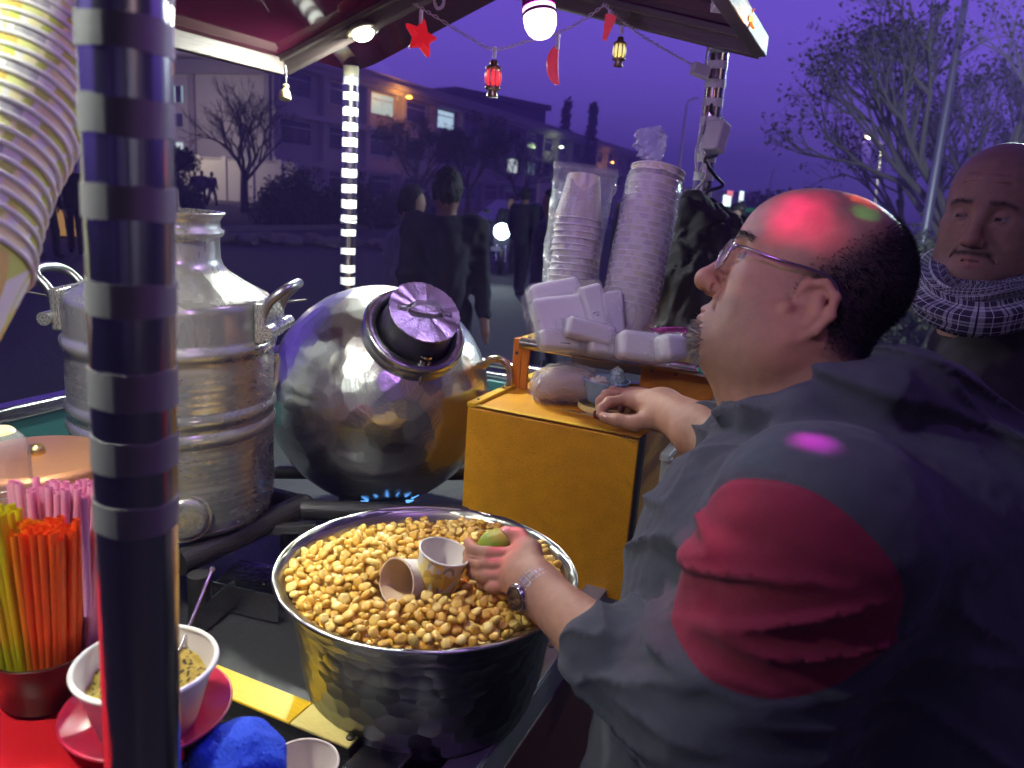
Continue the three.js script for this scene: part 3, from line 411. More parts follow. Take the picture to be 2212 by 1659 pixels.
{ // the round hammered pot, its neck leaning towards the street corner
  const c = V(822, 852, 1.75), r = .246, ax = dirC(.405, .525, .75).normalize(), q = qTo(ax), P = thing('round_pot', 'big round hammered metal pot with a tilted neck and lid', 'pot'), hm = hammer(1150, 3);
  const hammered = mat([.66, .66, .66], .27, 1, { bumpMap: rep(T.grime, 3, 3), bumpScale: .0006, roughnessMap: null });
  const g = new THREE.SphereGeometry(r, 420, 300), w = vec(0, 0, 0); bend(g, (p) => { w.copy(p).normalize(); const k = hm(w); p.copy(w).multiplyScalar(r * Math.min(k, 1.004)); });
  obj('body', xf(g, c, q), hammered, P);
  const at = (x, y, z) => vec(x, y, z).applyQuaternion(q).add(c), neck = mat([.5, .5, .52], .25, 1, { bumpMap: rep(T.grime, 4, 1), bumpScale: .0008 });
  obj('neck', xf(lathe([[.112, .200], [.104, .222], [.101, .232], [.104, .242], [.107, .250], [.105, .259], [.098, .263], [.088, .262], [.081, .256], [.078, .244], [.078, .22]], 64), c, q), neck, P);
  obj('inner_neck', xf(lathe([[.079, .225], [.075, .255], [.071, .285], [.0715, .306], [.073, .311], [.069, .3115], [.066, .30]], 56), c, q), mat([.16, .16, .18], .35, 1), P);
  const lid = obj('lid', xf(bend(new THREE.CylinderGeometry(.0725, .0725, .003, 64, 6), (p) => { const a = Math.atan2(p.z, p.x), e = Math.hypot(p.x, p.z) / .0725; p.y += .0016 * N3(p.x * 30, 0, p.z * 30); const k = 1 + (e > .9 ? .014 * Math.sin(a * 37) : 0); p.x *= k; p.z *= k; }), at(0, .3155, 0), q), mat([.62, .62, .66], .3, 1, { bumpMap: rep(T.grime, 2, 2), bumpScale: .001 }), P);
  const lp = (x, y, z) => at(x * Math.cos(-.35) - z * Math.sin(-.35), .317 + y, x * Math.sin(-.35) + z * Math.cos(-.35));
  { const pts = [[-.055, .001], [-.036, .001], [-.033, .010], [-.024, .022], [-.005, .026], [.012, .025], [.028, .018], [.034, .004], [.038, .001], [.055, .001]], hs = []; for (let i = 0; i < 9; i++) { const A = lp(pts[i][0], pts[i][1], 0), B = lp(pts[i + 1][0], pts[i + 1][1], 0), d = B.clone().sub(A), X = d.clone().normalize(), Z = lp(0, 0, 1).sub(lp(0, 0, 0)).normalize(), Y = Z.clone().cross(X), m = new THREE.Matrix4().makeBasis(X, Y, X.clone().cross(Y)); hs.push(box(d.length() + .002, .0018, .013, A.clone().add(B).multiplyScalar(.5), new THREE.Quaternion().setFromRotationMatrix(m), .0008)); } obj('handle', hs, neck, lid); for (const x of [-.047, .047]) obj('rivet', xf(new THREE.SphereGeometry(.005, 14, 8), lp(x, .002, 0), q, vec(1, .5, 1)), neck, lid); }
  { const b = at(.036, .268, .068), tip = at(.052, .205, .105); obj('spout_tab', [xf(new THREE.CylinderGeometry(.0135, .003, .056, 20), b.clone().lerp(tip, .42), qTo(b.clone().sub(tip))), xf(new THREE.CylinderGeometry(.0135, .0135, .003, 20), b.clone().addScaledVector(b.clone().sub(tip).normalize(), .004), qTo(b.clone().sub(tip)))], M.chrome, P); }
  const hd = mat([.62, .5, .3], .26, 1);
  const loopH = (px) => obj('handle', tube(px.map(([x, y, d]) => V(x, y, d)), .0085, 50, 12), hd, P);
  loopH([[668, 800, 1.655], [640, 778, 1.64], [592, 775, 1.63], [580, 800, 1.62], [592, 850, 1.61], [616, 875, 1.61], [640, 868, 1.635], [662, 850, 1.66]]); loopH([[1045, 790, 1.72], [1062, 776, 1.70], [1088, 780, 1.69], [1102, 806, 1.69], [1097, 838, 1.69], [1075, 853, 1.70], [1052, 850, 1.73]]);
}
{ // milk can
  const b = V(370, 640, 1.38).setY(1.024), P = thing('milk_can', 'tall dull aluminium milk can with two lifting handles', 'milk can'), al = mat([.42, .42, .41], .6, .72, { roughnessMap: rep(T.grime, 2, 2) });
  const prof = [[0, 0], [.15, 0], [.166, .006], [.173, .02]]; for (let i = 0; i < 60; i++) { const y = .03 + i * .0047; prof.push([.1745 + .0005 * Math.sin(i * 2.4), y]); }
  const ring = (y) => { const k = prof.findIndex(([, py]) => py > y - .012); const out = prof.filter(([, py]) => Math.abs(py - y) > .013); out.splice(out.findIndex(([, py]) => py > y), 0, [.1745, y - .012], [.1772, y - .008], [.1795, y], [.1772, y + .008], [.1745, y + .012]); return out; };
  let p = ring(.185); prof.length = 0; prof.push(...p); p = ring(.218); prof.length = 0; prof.push(...p);
  prof.push([.1745, .318], [.178, .322], [.181, .330], [.1805, .338], [.176, .343], [.1735, .35], [.1735, .40], [.171, .41], [.166, .416]); // upper ring and shoulder edge
  prof.push([.15, .424], [.122, .440], [.100, .455], [.090, .466], [.085, .480], [.0835, .510], [.0845, .515], [.092, .520], [.0925, .528], [.0855, .532], [.0855, .544], [.090, .552], [.0945, .557], [.093, .560], [.086, .556], [.080, .545], [.079, .46]);
  obj('body', xf(bend(lathe(prof, 96), (v) => { const k = 1 + .004 * N3(v.x * 9, v.y * 11, v.z * 9); v.x *= k; v.z *= k; }), b), al, P);
  const lid = obj('lid', xf(lathe([[.08, .54], [.06, .546], [.02, .55], [0, .55]], 48), b), al, P); obj('knob', rod(b.clone().add(vec(.02, .548, .02)), b.clone().add(vec(.022, .595, .02)), .009, .007, 14), M.chrome, lid);
  const hm = mat([.3, .3, .32], .35, 1); for (const s of [1, -1]) { // hinged lifting handles
    const e = dirC(1, 0, 0).setY(0).normalize().multiplyScalar(s), o = b.clone().addScaledVector(e, .176).setY(b.y + .385), z = vec(0, 1, 0).cross(e).normalize();
    const h = obj('handle', tube([o.clone().addScaledVector(z, .05), o.clone().addScaledVector(e, .014).addScaledVector(z, .05).add(vec(0, .03, 0)), o.clone().addScaledVector(e, .034).addScaledVector(z, .046).add(vec(0, .05, 0)), o.clone().addScaledVector(e, .044).addScaledVector(z, .03).add(vec(0, .058, 0)), o.clone().addScaledVector(e, .044).addScaledVector(z, -.03).add(vec(0, .058, 0)), o.clone().addScaledVector(e, .034).addScaledVector(z, -.046).add(vec(0, .05, 0)), o.clone().addScaledVector(e, .014).addScaledVector(z, -.05).add(vec(0, .03, 0)), o.clone().addScaledVector(z, -.05)], .0085, 60, 10), hm, P);
    obj('hinge', [xf(new RoundedBoxGeometry(.02, .075, .12, 3, .006), o.clone().add(vec(0, -.005, 0)), qY(Math.atan2(-e.z, e.x))), rod(o.clone().addScaledVector(e, .014).addScaledVector(z, .07).add(vec(0, -.02, 0)), o.clone().addScaledVector(e, .014).addScaledVector(z, -.07).add(vec(0, -.02, 0)), .012, .012, 14)], al, h);
    obj('pin', rod(o.clone().addScaledVector(e, .012).addScaledVector(z, .055).add(vec(0, .018, 0)), o.clone().addScaledVector(e, .05).addScaledVector(z, .06).add(vec(0, .024, 0)), .003, .002, 8), hm, h);
  }
  const e = V(412, 1150, 1.2).sub(b).setY(0).normalize(), o = b.clone().addScaledVector(e, .170).setY(b.y + .05); obj('drain_cap', [xf(lathe([[0, .012], [.028, .012], [.036, .008], [.038, 0]], 32), o, qTo(e)), xf(new THREE.TorusGeometry(.041, .004, 8, 36), o, qTo(e, vec(0, 0, 1)))], al, P);
}
// ---------------------------------------------------------------- bean pot
const PC = V(925, 1226, 1.115), RIM = .2135, PB = .905; // rim centre and radius, height of the base
const potProf = [[0, PB - PC.y], [.14, PB - PC.y], [.156, PB + .008 - PC.y], [.166, PB + .03 - PC.y], [.176, PB + .07 - PC.y], [.186, -.06], [.1935, -.036], [.1965, -.033], [.199, -.028], [.205, -.008], [.2125, -.003], [.2165, 0], [.2145, .0025], [.2095, 0], [.2015, -.006], [.1955, -.03], [.19, -.05], [.18, -.10], [.15, PB + .012 - PC.y], [0, PB + .012 - PC.y]];
{
  const P = thing('bean_pot', 'wide hammered metal pot heaped with yellow lupin beans', 'pot'), rand = rng(41), cells = []; for (let i = 0; i < 420; i++) cells.push([rand(), rand()]);
  const ht = tex(1024, 256, (u, v) => { const U = u * 38, V_ = v * 17, iu = Math.floor(U), iv = Math.floor(V_); let m = 9; for (let a = -1; a < 2; a++) for (let c = -1; c < 2; c++) { const q = cells[(((iu + a + 38) % 38) * 7 + (iv + c + 5) * 31) % 420], dx = iu + a + .5 + (q[0] - .5) * .5 + ((iv + c) % 2 ? .5 : 0) - U, dy = iv + c + .5 + (q[1] - .5) * .4 - V_; m = Math.min(m, dx * dx + dy * dy); } return m * .9; });
  const pm = mat([.25, .26, .26], .3, 1, { bumpMap: ht, bumpScale: .0035 });
  const pg0 = lathe(potProf, 128); for (let i = 0; i < pg0.attributes.uv.count; i++) pg0.attributes.uv.setY(i, pg0.attributes.position.getY(i) / .4 + 1); obj('body', xf(bend(pg0, (p) => { const a = Math.atan2(p.z, p.x); if (p.y > -.012) { p.y += .0016 * Math.sin(a * 5 + 1) + .001 * Math.sin(a * 17); const k = 1 + .004 * Math.sin(a * 3) + .0015 * Math.sin(a * 23); p.x *= k; p.z *= k; } }), PC), pm, P);
  obj('rim', xf(new THREE.TorusGeometry(.2148, .0022, 8, 140), PC.clone().add(vec(0, .001, 0)), new THREE.Euler(Math.PI / 2, 0, 0)), mat([.7, .7, .7], .28, 1), P); obj('inner_wall', xf(lathe([[.2125, -.0015], [.2, -.0045], [.1942, -.03], [.1885, -.05], [.182, -.08]], 96), PC, null), mat([.5, .47, .43], .3, 1, { side: THREE.DoubleSide }), P);
}
const mound = (x, z) => { // height of the heap over the rim plane, x to the right seen from the corner
  const r = Math.hypot(x, z) / .19, far = z < 0 ? -z / .19 : 0; return -.001 + .020 * (1 - r * r) - .020 * far * Math.max(0, .4 - x / .19) - .004 * far + .006 * N3(x * 14, 3, z * 14) - .018 * Math.exp(-((x - .05) ** 2 + (z - .03) ** 2) / .0014);
};
{ // lupin beans: a flat oval seed with a small dimple
  const pr = new THREE.SphereGeometry(1, 14, 10); bend(pr, (p) => { const d = Math.exp(-((p.x - .95) ** 2 + p.z ** 2) * 9); p.set(p.x * (1 + .06 * p.z * p.z), p.y * .6 * (1 - .2 * Math.exp(-(p.x * p.x + p.z * p.z) * 3)), p.z * .86); p.x -= d * .12; });
  const shades = [[.82, .55, .10], [.85, .62, .15], [.78, .48, .08], [.86, .65, .19], [.80, .52, .11], [.76, .46, .08]].map((c) => mat(c, .46, 0, { clearcoat: .1, clearcoatRoughness: .25 })), rand = rng(51), spots = [], cell = new Map();
  const px = vec(1, 0, 0).applyQuaternion(qY(4 * R));
  const put = (lift, min, tries) => { for (let t = 0; t < tries; t++) { const a = rand() * 6.283, r = Math.sqrt(rand()) * .1945, x = Math.cos(a) * r, z = Math.sin(a) * r, y = mound(x, z) + lift, p = vec(x, y, z); if (y < -.05) continue; const k = Math.floor(x / .02) * 1000 + Math.floor(z / .02); let ok = true; for (let i = -1; i < 2 && ok; i++) for (let j = -1; j < 2 && ok; j++) for (const q of cell.get(k + i * 1000 + j) ?? []) if (q.distanceTo(p) < min) { ok = false; break; } if (!ok) continue; spots.push(p); cell.has(k) ? cell.get(k).push(p) : cell.set(k, [p]); } };
  put(-.012, .0112, 9000); put(-.005, .0112, 12000); put(.001, .0118, 12000); put(.005, .0128, 6000);
  const avoid = (p) => cupsInPot.some(([a, b, r]) => { const d = b.clone().sub(a), t = Math.min(1, Math.max(0, p.clone().sub(a).dot(d) / d.lengthSq())); return p.distanceTo(a.clone().addScaledVector(d, t)) < r + .004; });
  var cupsInPot = [[V(925, 1310, 1.06), V(960, 1190, 1.05), .037], [V(925, 1312, 1.04), V(940, 1290, 1.04), .02], [V(850, 1256, 1.03), V(930, 1250, 1.08), .031]];
  let all = spots.map((p) => p.clone().add(PC)).filter((p) => !avoid(p)); all = all.map((p) => [p, p.distanceTo(EYE)]).sort((a, b) => (a[1] - a[0].y * 3) - (b[1] - b[0].y * 3)).map((a) => a[0]);
  const eul = () => new THREE.Euler((rand() - .5) * 1.9, rand() * 6.28, (rand() - .5) * 1.9), top = all.filter((p) => p.y - PC.y > mound(p.x - PC.x, p.z - PC.z) - .002), low = all.filter((p) => !top.includes(p)), named = top.slice(0, 300), rest = [...top.slice(300), ...low];
  named.forEach((p, i) => { const o = new THREE.Mesh(pr, shades[i % 6]); o.name = numbered('lupin_bean'); const s = .0075 * (.85 + .4 * rand()); o.position.copy(p); o.rotation.copy(eul()); o.scale.setScalar(s); o.userData.placed = true; tag(o, 'wet yellow lupin bean on the heap in the wide metal pot', 'bean', 'lupin beans heaped in the pot'); scene.add(o); });
  const im = new THREE.InstancedMesh(pr, mat([1, 1, 1], .3, 0, { clearcoat: .3, clearcoatRoughness: .25 }), rest.length), m4 = new THREE.Matrix4(); im.name = 'lupin_beans'; tag(im, 'deeper and farther yellow lupin beans in the wide metal pot', 'beans', null, 'stuff');
  rest.forEach((p, i) => { const s = .0073 * (.85 + .4 * rand()); m4.compose(p, new THREE.Quaternion().setFromEuler(eul()), vec(s, s, s)); im.setMatrixAt(i, m4); im.setColorAt(i, shades[i % 6].color); }); scene.add(im);
  const bed = obj('bean_bed', xf(bend(new THREE.CircleGeometry(.188, 60, 0, 6.283), (p) => { p.set(p.x, 0, -p.y); }), PC.clone().add(vec(0, -.045, 0))), mat([.62, .38, .08], .6)); bed.userData.kind = 'stuff'; tag(bed, 'dense bed of beans below the heap in the pot', 'beans');
}
// ---------------------------------------------------------------- paper cups
function cupGeo(rt, rb, h, t = .0008, roll = .0016) { return { wall: lathe([[0, .004], [rb - t, .004], [rt - t, h], [rt, h], [rb, 0], [rb - .001, 0], [rb - .003, .003], [0, .003]], 48), rim: xf(new THREE.TorusGeometry(rt + roll * .3, roll, 8, 48), vec(0, h, 0), new THREE.Euler(Math.PI / 2, 0, 0)) }; }
const patch = (seed, base, cols) => { const rand = rng(seed), c = document.createElement('canvas'); c.width = 512; c.height = 256; const x = c.getContext('2d'); x.fillStyle = base; x.fillRect(0, 0, 512, 256);
  for (let i = 0; i < 150; i++) { x.fillStyle = cols[Math.floor(rand() * cols.length)]; const X = rand() * 512, Y = rand() * 256, s = 14 + rand() * 34, a = rand() * 6.28; for (const dx of [-512, 0, 512]) { x.save(); x.translate(X + dx, Y); x.rotate(a); x.beginPath(); const k = i % 5; if (k === 0) x.arc(0, 0, s * .5, 0, 7); else if (k === 1) { x.moveTo(-s * .7, s * .5); x.lineTo(s * .7, s * .5); x.lineTo(0, -s * .6); } else if (k === 2) { x.moveTo(-s, -s * .5); x.lineTo(0, s * .2); x.lineTo(s, -s * .5); x.lineTo(s, 0); x.lineTo(0, s * .7); x.lineTo(-s, 0); } else if (k === 3) x.rect(-s * .3, -s * .3, s * .6, s * .6); else { x.arc(0, 0, s * .55, 0, 7); x.arc(0, 0, s * .36, 0, 7, true); } x.fill(); x.restore(); } }
  const t = new THREE.CanvasTexture(c); t.colorSpace = THREE.SRGBColorSpace; t.wrapS = THREE.RepeatWrapping; return t; };
const printY = patch(5, '#e6e2d2', ['#efe08a', '#f0d860', '#dfe08a', '#b9b4ae', '#c9d65a', '#e8d070', '#aaa6a6', '#f2eaa8', '#d8b85a']), printG = patch(9, '#d6d2c4', ['#cfcdae', '#d6cfae', '#c2bdb6', '#cacb9e', '#c3bca4', '#b6b1b1']);
Object.assign(M, { cupY: mat([1, 1, 1], .55, 0, { map: printY }), cupG: mat([1, 1, 1], .55, 0, { map: printG }), cupWhite: mat([.82, .79, .72], .55), cupCream: mat([.8, .62, .42], .6) });
function cupAlong(name, label, a, b, rt, rb, wallM, insideM, group) { // a: base, b: top
  const h = b.distanceTo(a), t = thing(name, label, 'cup', group), q = qTo(b.clone().sub(a)), out = xf(lathe([[rb - .002, .002], [rb, 0], [rt, h]], 56), a, q), ins = xf(lathe([[rt - .0006, h], [rb - .0008, .005], [0, .005]], 56), a, q);
  obj('wall', out, wallM, t); obj('inside', ins, insideM, t); obj('rim', xf(new THREE.TorusGeometry(rt + .0004, .0016, 8, 56), b, qTo(b.clone().sub(a), vec(0, 0, 1))), insideM, t); return t;
}
cupAlong('paper_cup', 'patterned yellow and grey paper cup standing in the beans', V(925, 1310, 1.075), V(961, 1192, 1.05), .0345, .0255, M.cupY, M.cupWhite);
cupAlong('paper_cup', 'plain cream paper cup lying on its side in the beans', V(926, 1246, 1.085), V(857, 1258, 1.035), .0315, .024, M.cupWhite, M.cupCream);
// ---------------------------------------------------------------- stacks of cups in clear bags
let veil; const film = mat([.97, .97, 1], .09, 0, { transmission: 1, thickness: 0, ior: 1.3, specularIntensity: .9, side: THREE.DoubleSide, bumpMap: rep(T.grime, 2, 4), bumpScale: .01 });
function cupStack(a, b, n, rt, rb, h, label, group, wallM, bendV = vec(0, 0, 0), flip = false, cat = 'cup') { // cups nested one in the other along a line; the mouths face b, or a if flipped
  const c = cupGeo(rt, rb, h), base = thing('paper_cup', label + ', the lowest', cat, group); obj('wall', c.wall, wallM, base); obj('rim', c.rim, M.cupWhite, base); base.userData.placed = true;
  for (let i = 0; i < n; i++) { const o = i ? base.clone() : base; if (i) { o.name = numbered('paper_cup'); scene.add(o); } const s = i / (n - 1), at = (k) => a.clone().lerp(b, k).addScaledVector(bendV, 4 * k * (1 - k)), d = at(Math.min(1, s + .05)).sub(at(Math.max(0, s - .05))).normalize(), j = vec(N3(i, .3, 1), N3(i, 5, 2), N3(i, 9, 3)).multiplyScalar(.02); o.position.copy(at(s)); o.quaternion.copy(qTo(flip ? d.negate().add(j) : d.add(j))).multiply(qY(i * 1.7)); o.userData.label = label + ', ' + ORD(n - i) + ' from the top'; }
}
// left stack: its upper part shows the printed side of the topmost upturned cup; right stack: squat cups
const lb = V(1233, 668, 1.74), lt = V(1262, 385, 1.72), ld = lt.clone().sub(lb);
cupStack(V(1240, 560, 1.735), V(1262, 380, 1.72), 14, .0535, .036, .1, 'upside down paper cup in the left bagged stack', 'cups nested in the left bagged stack', M.cupG, vec(0, 0, 0), true);
cupStack(V(1346, 720, 1.66), V(1408, 430, 1.66), 23, .0575, .046, .062, 'squat paper cup in the right bagged stack', 'cups nested in the right bagged stack', M.cupG);
const bagTube = (pts, rs, seg, seed, amp) => { const g = new THREE.CylinderGeometry(1, 1, 1, seg, 60, true), a = g.attributes.position, cv = new THREE.CatmullRomCurve3(pts), q0 = new THREE.Quaternion(); for (let i = 0; i < a.count; i++) { const t = Math.min(1, Math.max(0, a.getY(i) + .5)), p = cv.getPoint(t), d = cv.getTangent(t), q = qTo(d), k = t * (rs.length - 1), j = Math.min(rs.length - 2, Math.floor(k)), r0 = rs[j], r1 = rs[j + 1], f = k - j, an = Math.atan2(a.getZ(i), a.getX(i)), wv = 1 + amp * N3(Math.cos(an) * 2.2 + seed, Math.sin(an) * 2.2, t * 5) + amp * .5 * N3(Math.cos(an) * 6, Math.sin(an) * 6 + seed, t * 13), rx = r0[0] + (r1[0] - r0[0]) * f, rz = (r0[1] ?? r0[0]) + ((r1[1] ?? r1[0]) - (r0[1] ?? r0[0])) * f, v = vec(Math.cos(an) * rx * wv, 0, Math.sin(an) * rz * wv).applyQuaternion(q).add(p); a.setXYZ(i, v.x, v.y, v.z); } g.computeVertexNormals(); return g; };
{
  veil = mat([.9, .9, .96], .14, 0, { transmission: .8, thickness: 0, ior: 1.35, side: THREE.DoubleSide, bumpMap: rep(T.grime, 2, 4), bumpScale: .01 }); const t1 = thing('plastic_bag', 'open clear plastic bag round the left stack of cups', 'bag'); obj('film', bagTube([V(1222, 690, 1.74), V(1232, 600, 1.74), V(1246, 480, 1.73), V(1262, 400, 1.73), V(1268, 358, 1.73)], [[.062], [.063], [.064], [.066], [.070, .03], [.072, .012]], 60, 3, .07), veil, t1);
  const t2 = thing('plastic_bag', 'twisted clear plastic bag round the right stack of cups', 'bag'); obj('film', bagTube([V(1345, 735, 1.66), V(1372, 600, 1.66), V(1415, 392, 1.66), V(1419, 372, 1.66)], [[.061], [.0615], [.0615], [.062], [.0615], [.058], [.008]], 60, 7, .03), veil, t2);
  const tw = [V(1419, 374, 1.66), V(1416, 345, 1.66), V(1407, 315, 1.66), V(1400, 276, 1.66)]; obj('twisted_neck', bagTube(tw, [[.013], [.009], [.026, .008], [.033, .012], [.026, .005]], 36, 5, .3), mat([.8, .8, .9], .25, 0, { transmission: .75, thickness: 0, side: THREE.DoubleSide }), t2);
}
// ---------------------------------------------------------------- napkin packs on the shelf
Object.assign(M, { napkin: mat([.72, .7, .72], .75, 0, { bumpMap: rep(T.fine, 1, 1), bumpScale: .0006 }), wrap: mat([.97, .97, .98], .07, 0, { transmission: .92, thickness: 0, side: THREE.DoubleSide, bumpMap: rep(T.grime, 3, 3), bumpScale: .003 }), ink: mat([.1, .09, .13], .7) });
function pack(label, px, py, d, w, h, dp, ez, ey = .3, prints = [], round = .26) {
  const t = thing('napkin_pack', label, 'napkin pack', 'clear wrapped napkin packs piled on the shelf'), q = CQ.clone().multiply(new THREE.Quaternion().setFromEuler(new THREE.Euler(-.12, ey, ez, 'ZYX'))), p = V(px, py, d), s = px * .013 + py * .007;
  const g = bend(new RoundedBoxGeometry(w, h, dp, 10, Math.min(h, dp) * round), (v) => { const k = 1 + .035 * N3(v.x * 26 + s, v.y * 30, v.z * 26); v.multiplyScalar(k); v.z *= 1 + .10 * Math.abs(N3(v.x * 30 + s, v.y * 12, 5)); v.y *= 1 + .08 * N3(v.x * 14 + s, 1, 2); }); obj('napkins', xf(g, p, q), M.napkin, t);
  const g2 = bend(new THREE.CapsuleGeometry(1, 1, 16, 40), (v) => 0); const film2 = bend(new RoundedBoxGeometry(w * 1.06, h * 1.06, dp * 1.06, 22, Math.min(h, dp) * round), (v) => { const k = 1.01 + .04 * N3(v.x * 40 + s, v.y * 50, v.z * 40 + 9) + .075 * Math.abs(N3(v.x * 85, v.y * 24 + s, v.z * 60)); v.y *= k; v.z *= k; }); obj('wrapper', xf(film2, p, q), M.wrap, t);
  for (const sd of [-1, 1]) { const f = bend(new THREE.PlaneGeometry(.02, h * .75, 8, 12), (v) => { v.z += .004 * N3(v.x * 90, v.y * 60, s + sd); v.y *= 1 - .3 * (v.x * sd + .01) / .02; }); obj('sealed_end', xf(f, vec(sd * (w / 2 + .010), 0, 0).applyQuaternion(q).add(p), q), M.wrap, t); }
  prints.forEach(([x, y, pw, ph], i) => { const rand = rng(i * 7 + px), gs = []; let cx = -pw / 2; while (cx < pw / 2) { const l = .003 + rand() * .009; gs.push(xf(new THREE.PlaneGeometry(l, ph * (.7 + .4 * rand())), vec(x * w / 2 + cx + l / 2, y * h / 2, dp * .5 * 1.012).applyQuaternion(q).add(p), q)); cx += l + .0012 + (rand() < .3 ? .002 : 0); } const o = obj('print', gs, M.ink, t); o.userData.kind = 'stuff'; });
}
pack('wide napkin pack leaning at the back left of the pile', 1200, 648, 1.66, .115, .075, .05, .2, .25, [[.3, .3, .03, .003]]);
pack('large printed napkin pack standing left in the pile', 1213, 692, 1.60, .115, .10, .045, .17, .22, [[.45, .35, .04, .0035], [.62, .2, .016, .0035], [-.15, -.52, .05, .004], [-.1, -.68, .05, .003]]);
{ const t = things.at(-1), q = CQ.clone(); obj('print_ring', xf(new THREE.TorusGeometry(.0036, .0011, 6, 20), V(1168, 694, 1.568), q), M.ink, t); }
pack('small napkin pack lying at the front left edge of the shelf', 1220, 738, 1.575, .105, .038, .05, -.08, .15, [[-.2, -.4, .04, .0025]]);
pack('curled napkin pack standing upright in the middle of the pile', 1283, 665, 1.60, .05, .10, .045, .25, .2, [[0, -.3, .025, .003], [.1, -.42, .018, .003]]);
pack('napkin pack with a folded over end beside the right cup stack', 1318, 690, 1.60, .05, .115, .04, .02, .3, [[.1, .35, .03, .003], [.3, .22, .015, .003]]);
pack('napkin pack tilted across the front of the pile', 1270, 718, 1.555, .10, .04, .05, -.25, .2, [[.4, -.3, .03, .003], [.45, -.6, .014, .003]]);
pack('printed napkin pack at the front of the shelf under the tilted one', 1300, 742, 1.56, .06, .05, .04, -.1, .2, [[.2, .0, .028, .003], [.35, -.25, .016, .003]]);
pack('smooth wrapped napkin pack in front of the right cup stack', 1378, 750, 1.52, .085, .058, .05, -.12, .2, [[.1, .1, .03, .0028]]);
pack('violet lit napkin pack at the right end of the shelf', 1448, 752, 1.47, .05, .05, .05, .0, .4);
{ // glittering strands behind the packs
  const t = thing('tinsel', 'pink and violet tinsel strands behind the right cup stack', 'tinsel'), rand = rng(77), m = mat([.6, .12, .4], .25, .8), gs = []; for (let i = 0; i < 26; i++) { const p = [0, 1, 2, 3].map((k) => V(1400 + rand() * 90, 705 + rand() * 36, 1.52 + rand() * .08)); gs.push(tube(p, .0012, 18, 4)); } obj('strand', gs, m, t).userData.kind = 'stuff';
  const b = thing('bread_bag', 'clear bag of pale bread rolls under the chrome shelf rail', 'bag'); const c = V(1215, 828, 1.60);
  const f = join(.03, ell(c, vec(.05, .036, .045), CQ), ell(V(1262, 835, 1.60), vec(.03, .03, .035), CQ), ell(V(1180, 840, 1.61), vec(.022, .024, .035), CQ)); const wr = (x, y, z) => f(x, y, z) + .0026 * N3(x * 60, y * 90, z * 60) + .006 * Math.abs(N3(x * 34, y * 20, z * 34 + 3)) - .005;
  obj('bread', surface(f, c.clone().sub(vec(.12, .08, .1)), c.clone().add(vec(.12, .08, .1)), .005), mat([.42, .3, .22], .8), b); obj('film', surface((x, y, z) => wr(x, y, z) - .004, c.clone().sub(vec(.12, .08, .1)), c.clone().add(vec(.12, .08, .1)), .003), veil, b);
  const k = V(1172, 822, 1.575); const pl = []; for (let i = 0; i < 7; i++) pl.push(tube([k.clone(), k.clone().add(dirC(-.012, .01 * (i - 3) * .5, .004).multiplyScalar(.8)), k.clone().add(dirC(-.016 + .003 * i, -.035 + .014 * i, 0))], .0012, 10, 5)); obj('pleat', pl, film, b).userData.kind = 'stuff';
  // blue bowl on a yellow lid
  const bb = thing('blue_bowl', 'pale blue plastic bowl of small wrapped bundles on the cabinet', 'bowl'), o = G(1306, 868, 1.2545); const by = 1.2545; o.setY(by); const bp = [[0, 0], [.03, 0], [.034, .002], [.041, .026], [.0455, .043], [.048, .0445], [.0478, .047], [.044, .0465], [.039, .026], [.031, .005], [0, .004]], bl = mat([.22, .33, .5], .4);
  obj('body', xf(bend(lathe(bp, 72), (p) => { if (p.y > .004 && p.y < .036 && Math.hypot(p.x, p.z) > .033) { const a = Math.atan2(p.z, p.x), kk = 1 + .006 * Math.max(0, Math.sin(a * 40)); p.x *= kk; p.z *= kk; } }), o), bl, bb); obj('rim', xf(new THREE.TorusGeometry(.0472, .0016, 8, 60), o.clone().setY(by + .0455), new THREE.Euler(Math.PI / 2, 0, 0)), bl, bb);
  const lidt = thing('yellow_lid', 'pale yellow shallow plastic lid under the blue bowl', 'dish'); obj('body', xf(lathe([[0, 0], [.052, 0], [.0535, .002], [.0535, .0125], [.0515, .0125], [.051, .003], [0, .003]], 56), o.clone().setY(1.2395)), mat([.8, .68, .25], .45), lidt); o.setY(by);
  const bun = (name, label, p, r, col, seed) => { const t2 = thing(name, label, 'bundle'), g = (x, y, z) => ell(p, r, CQ)(x, y, z) + .0035 * N3(x * 90 + seed, y * 90, z * 90) + .0012 * N3(x * 260, y * 260, z * 260 + seed); obj('cloth', surface(g, p.clone().sub(vec(.045, .045, .045)), p.clone().add(vec(.045, .045, .045)), .0024), col, t2); return t2; };
  bun('wrapped_bundle', 'cream crumpled bundle in the left of the blue bowl', o.clone().add(dirC(-.013, .039, .0)), vec(.02, .013, .018), mat([.55, .5, .4], .5, 0, { clearcoat: .4 }), 2); bun('wrapped_bundle', 'pale blue crumpled plastic bundle at the right of the blue bowl', o.clone().add(dirC(.026, .048, 0)), vec(.014, .022, .015), mat([.5, .62, .64], .3, 0, { clearcoat: .6, transmission: .3, thickness: 0 }), 8);
}
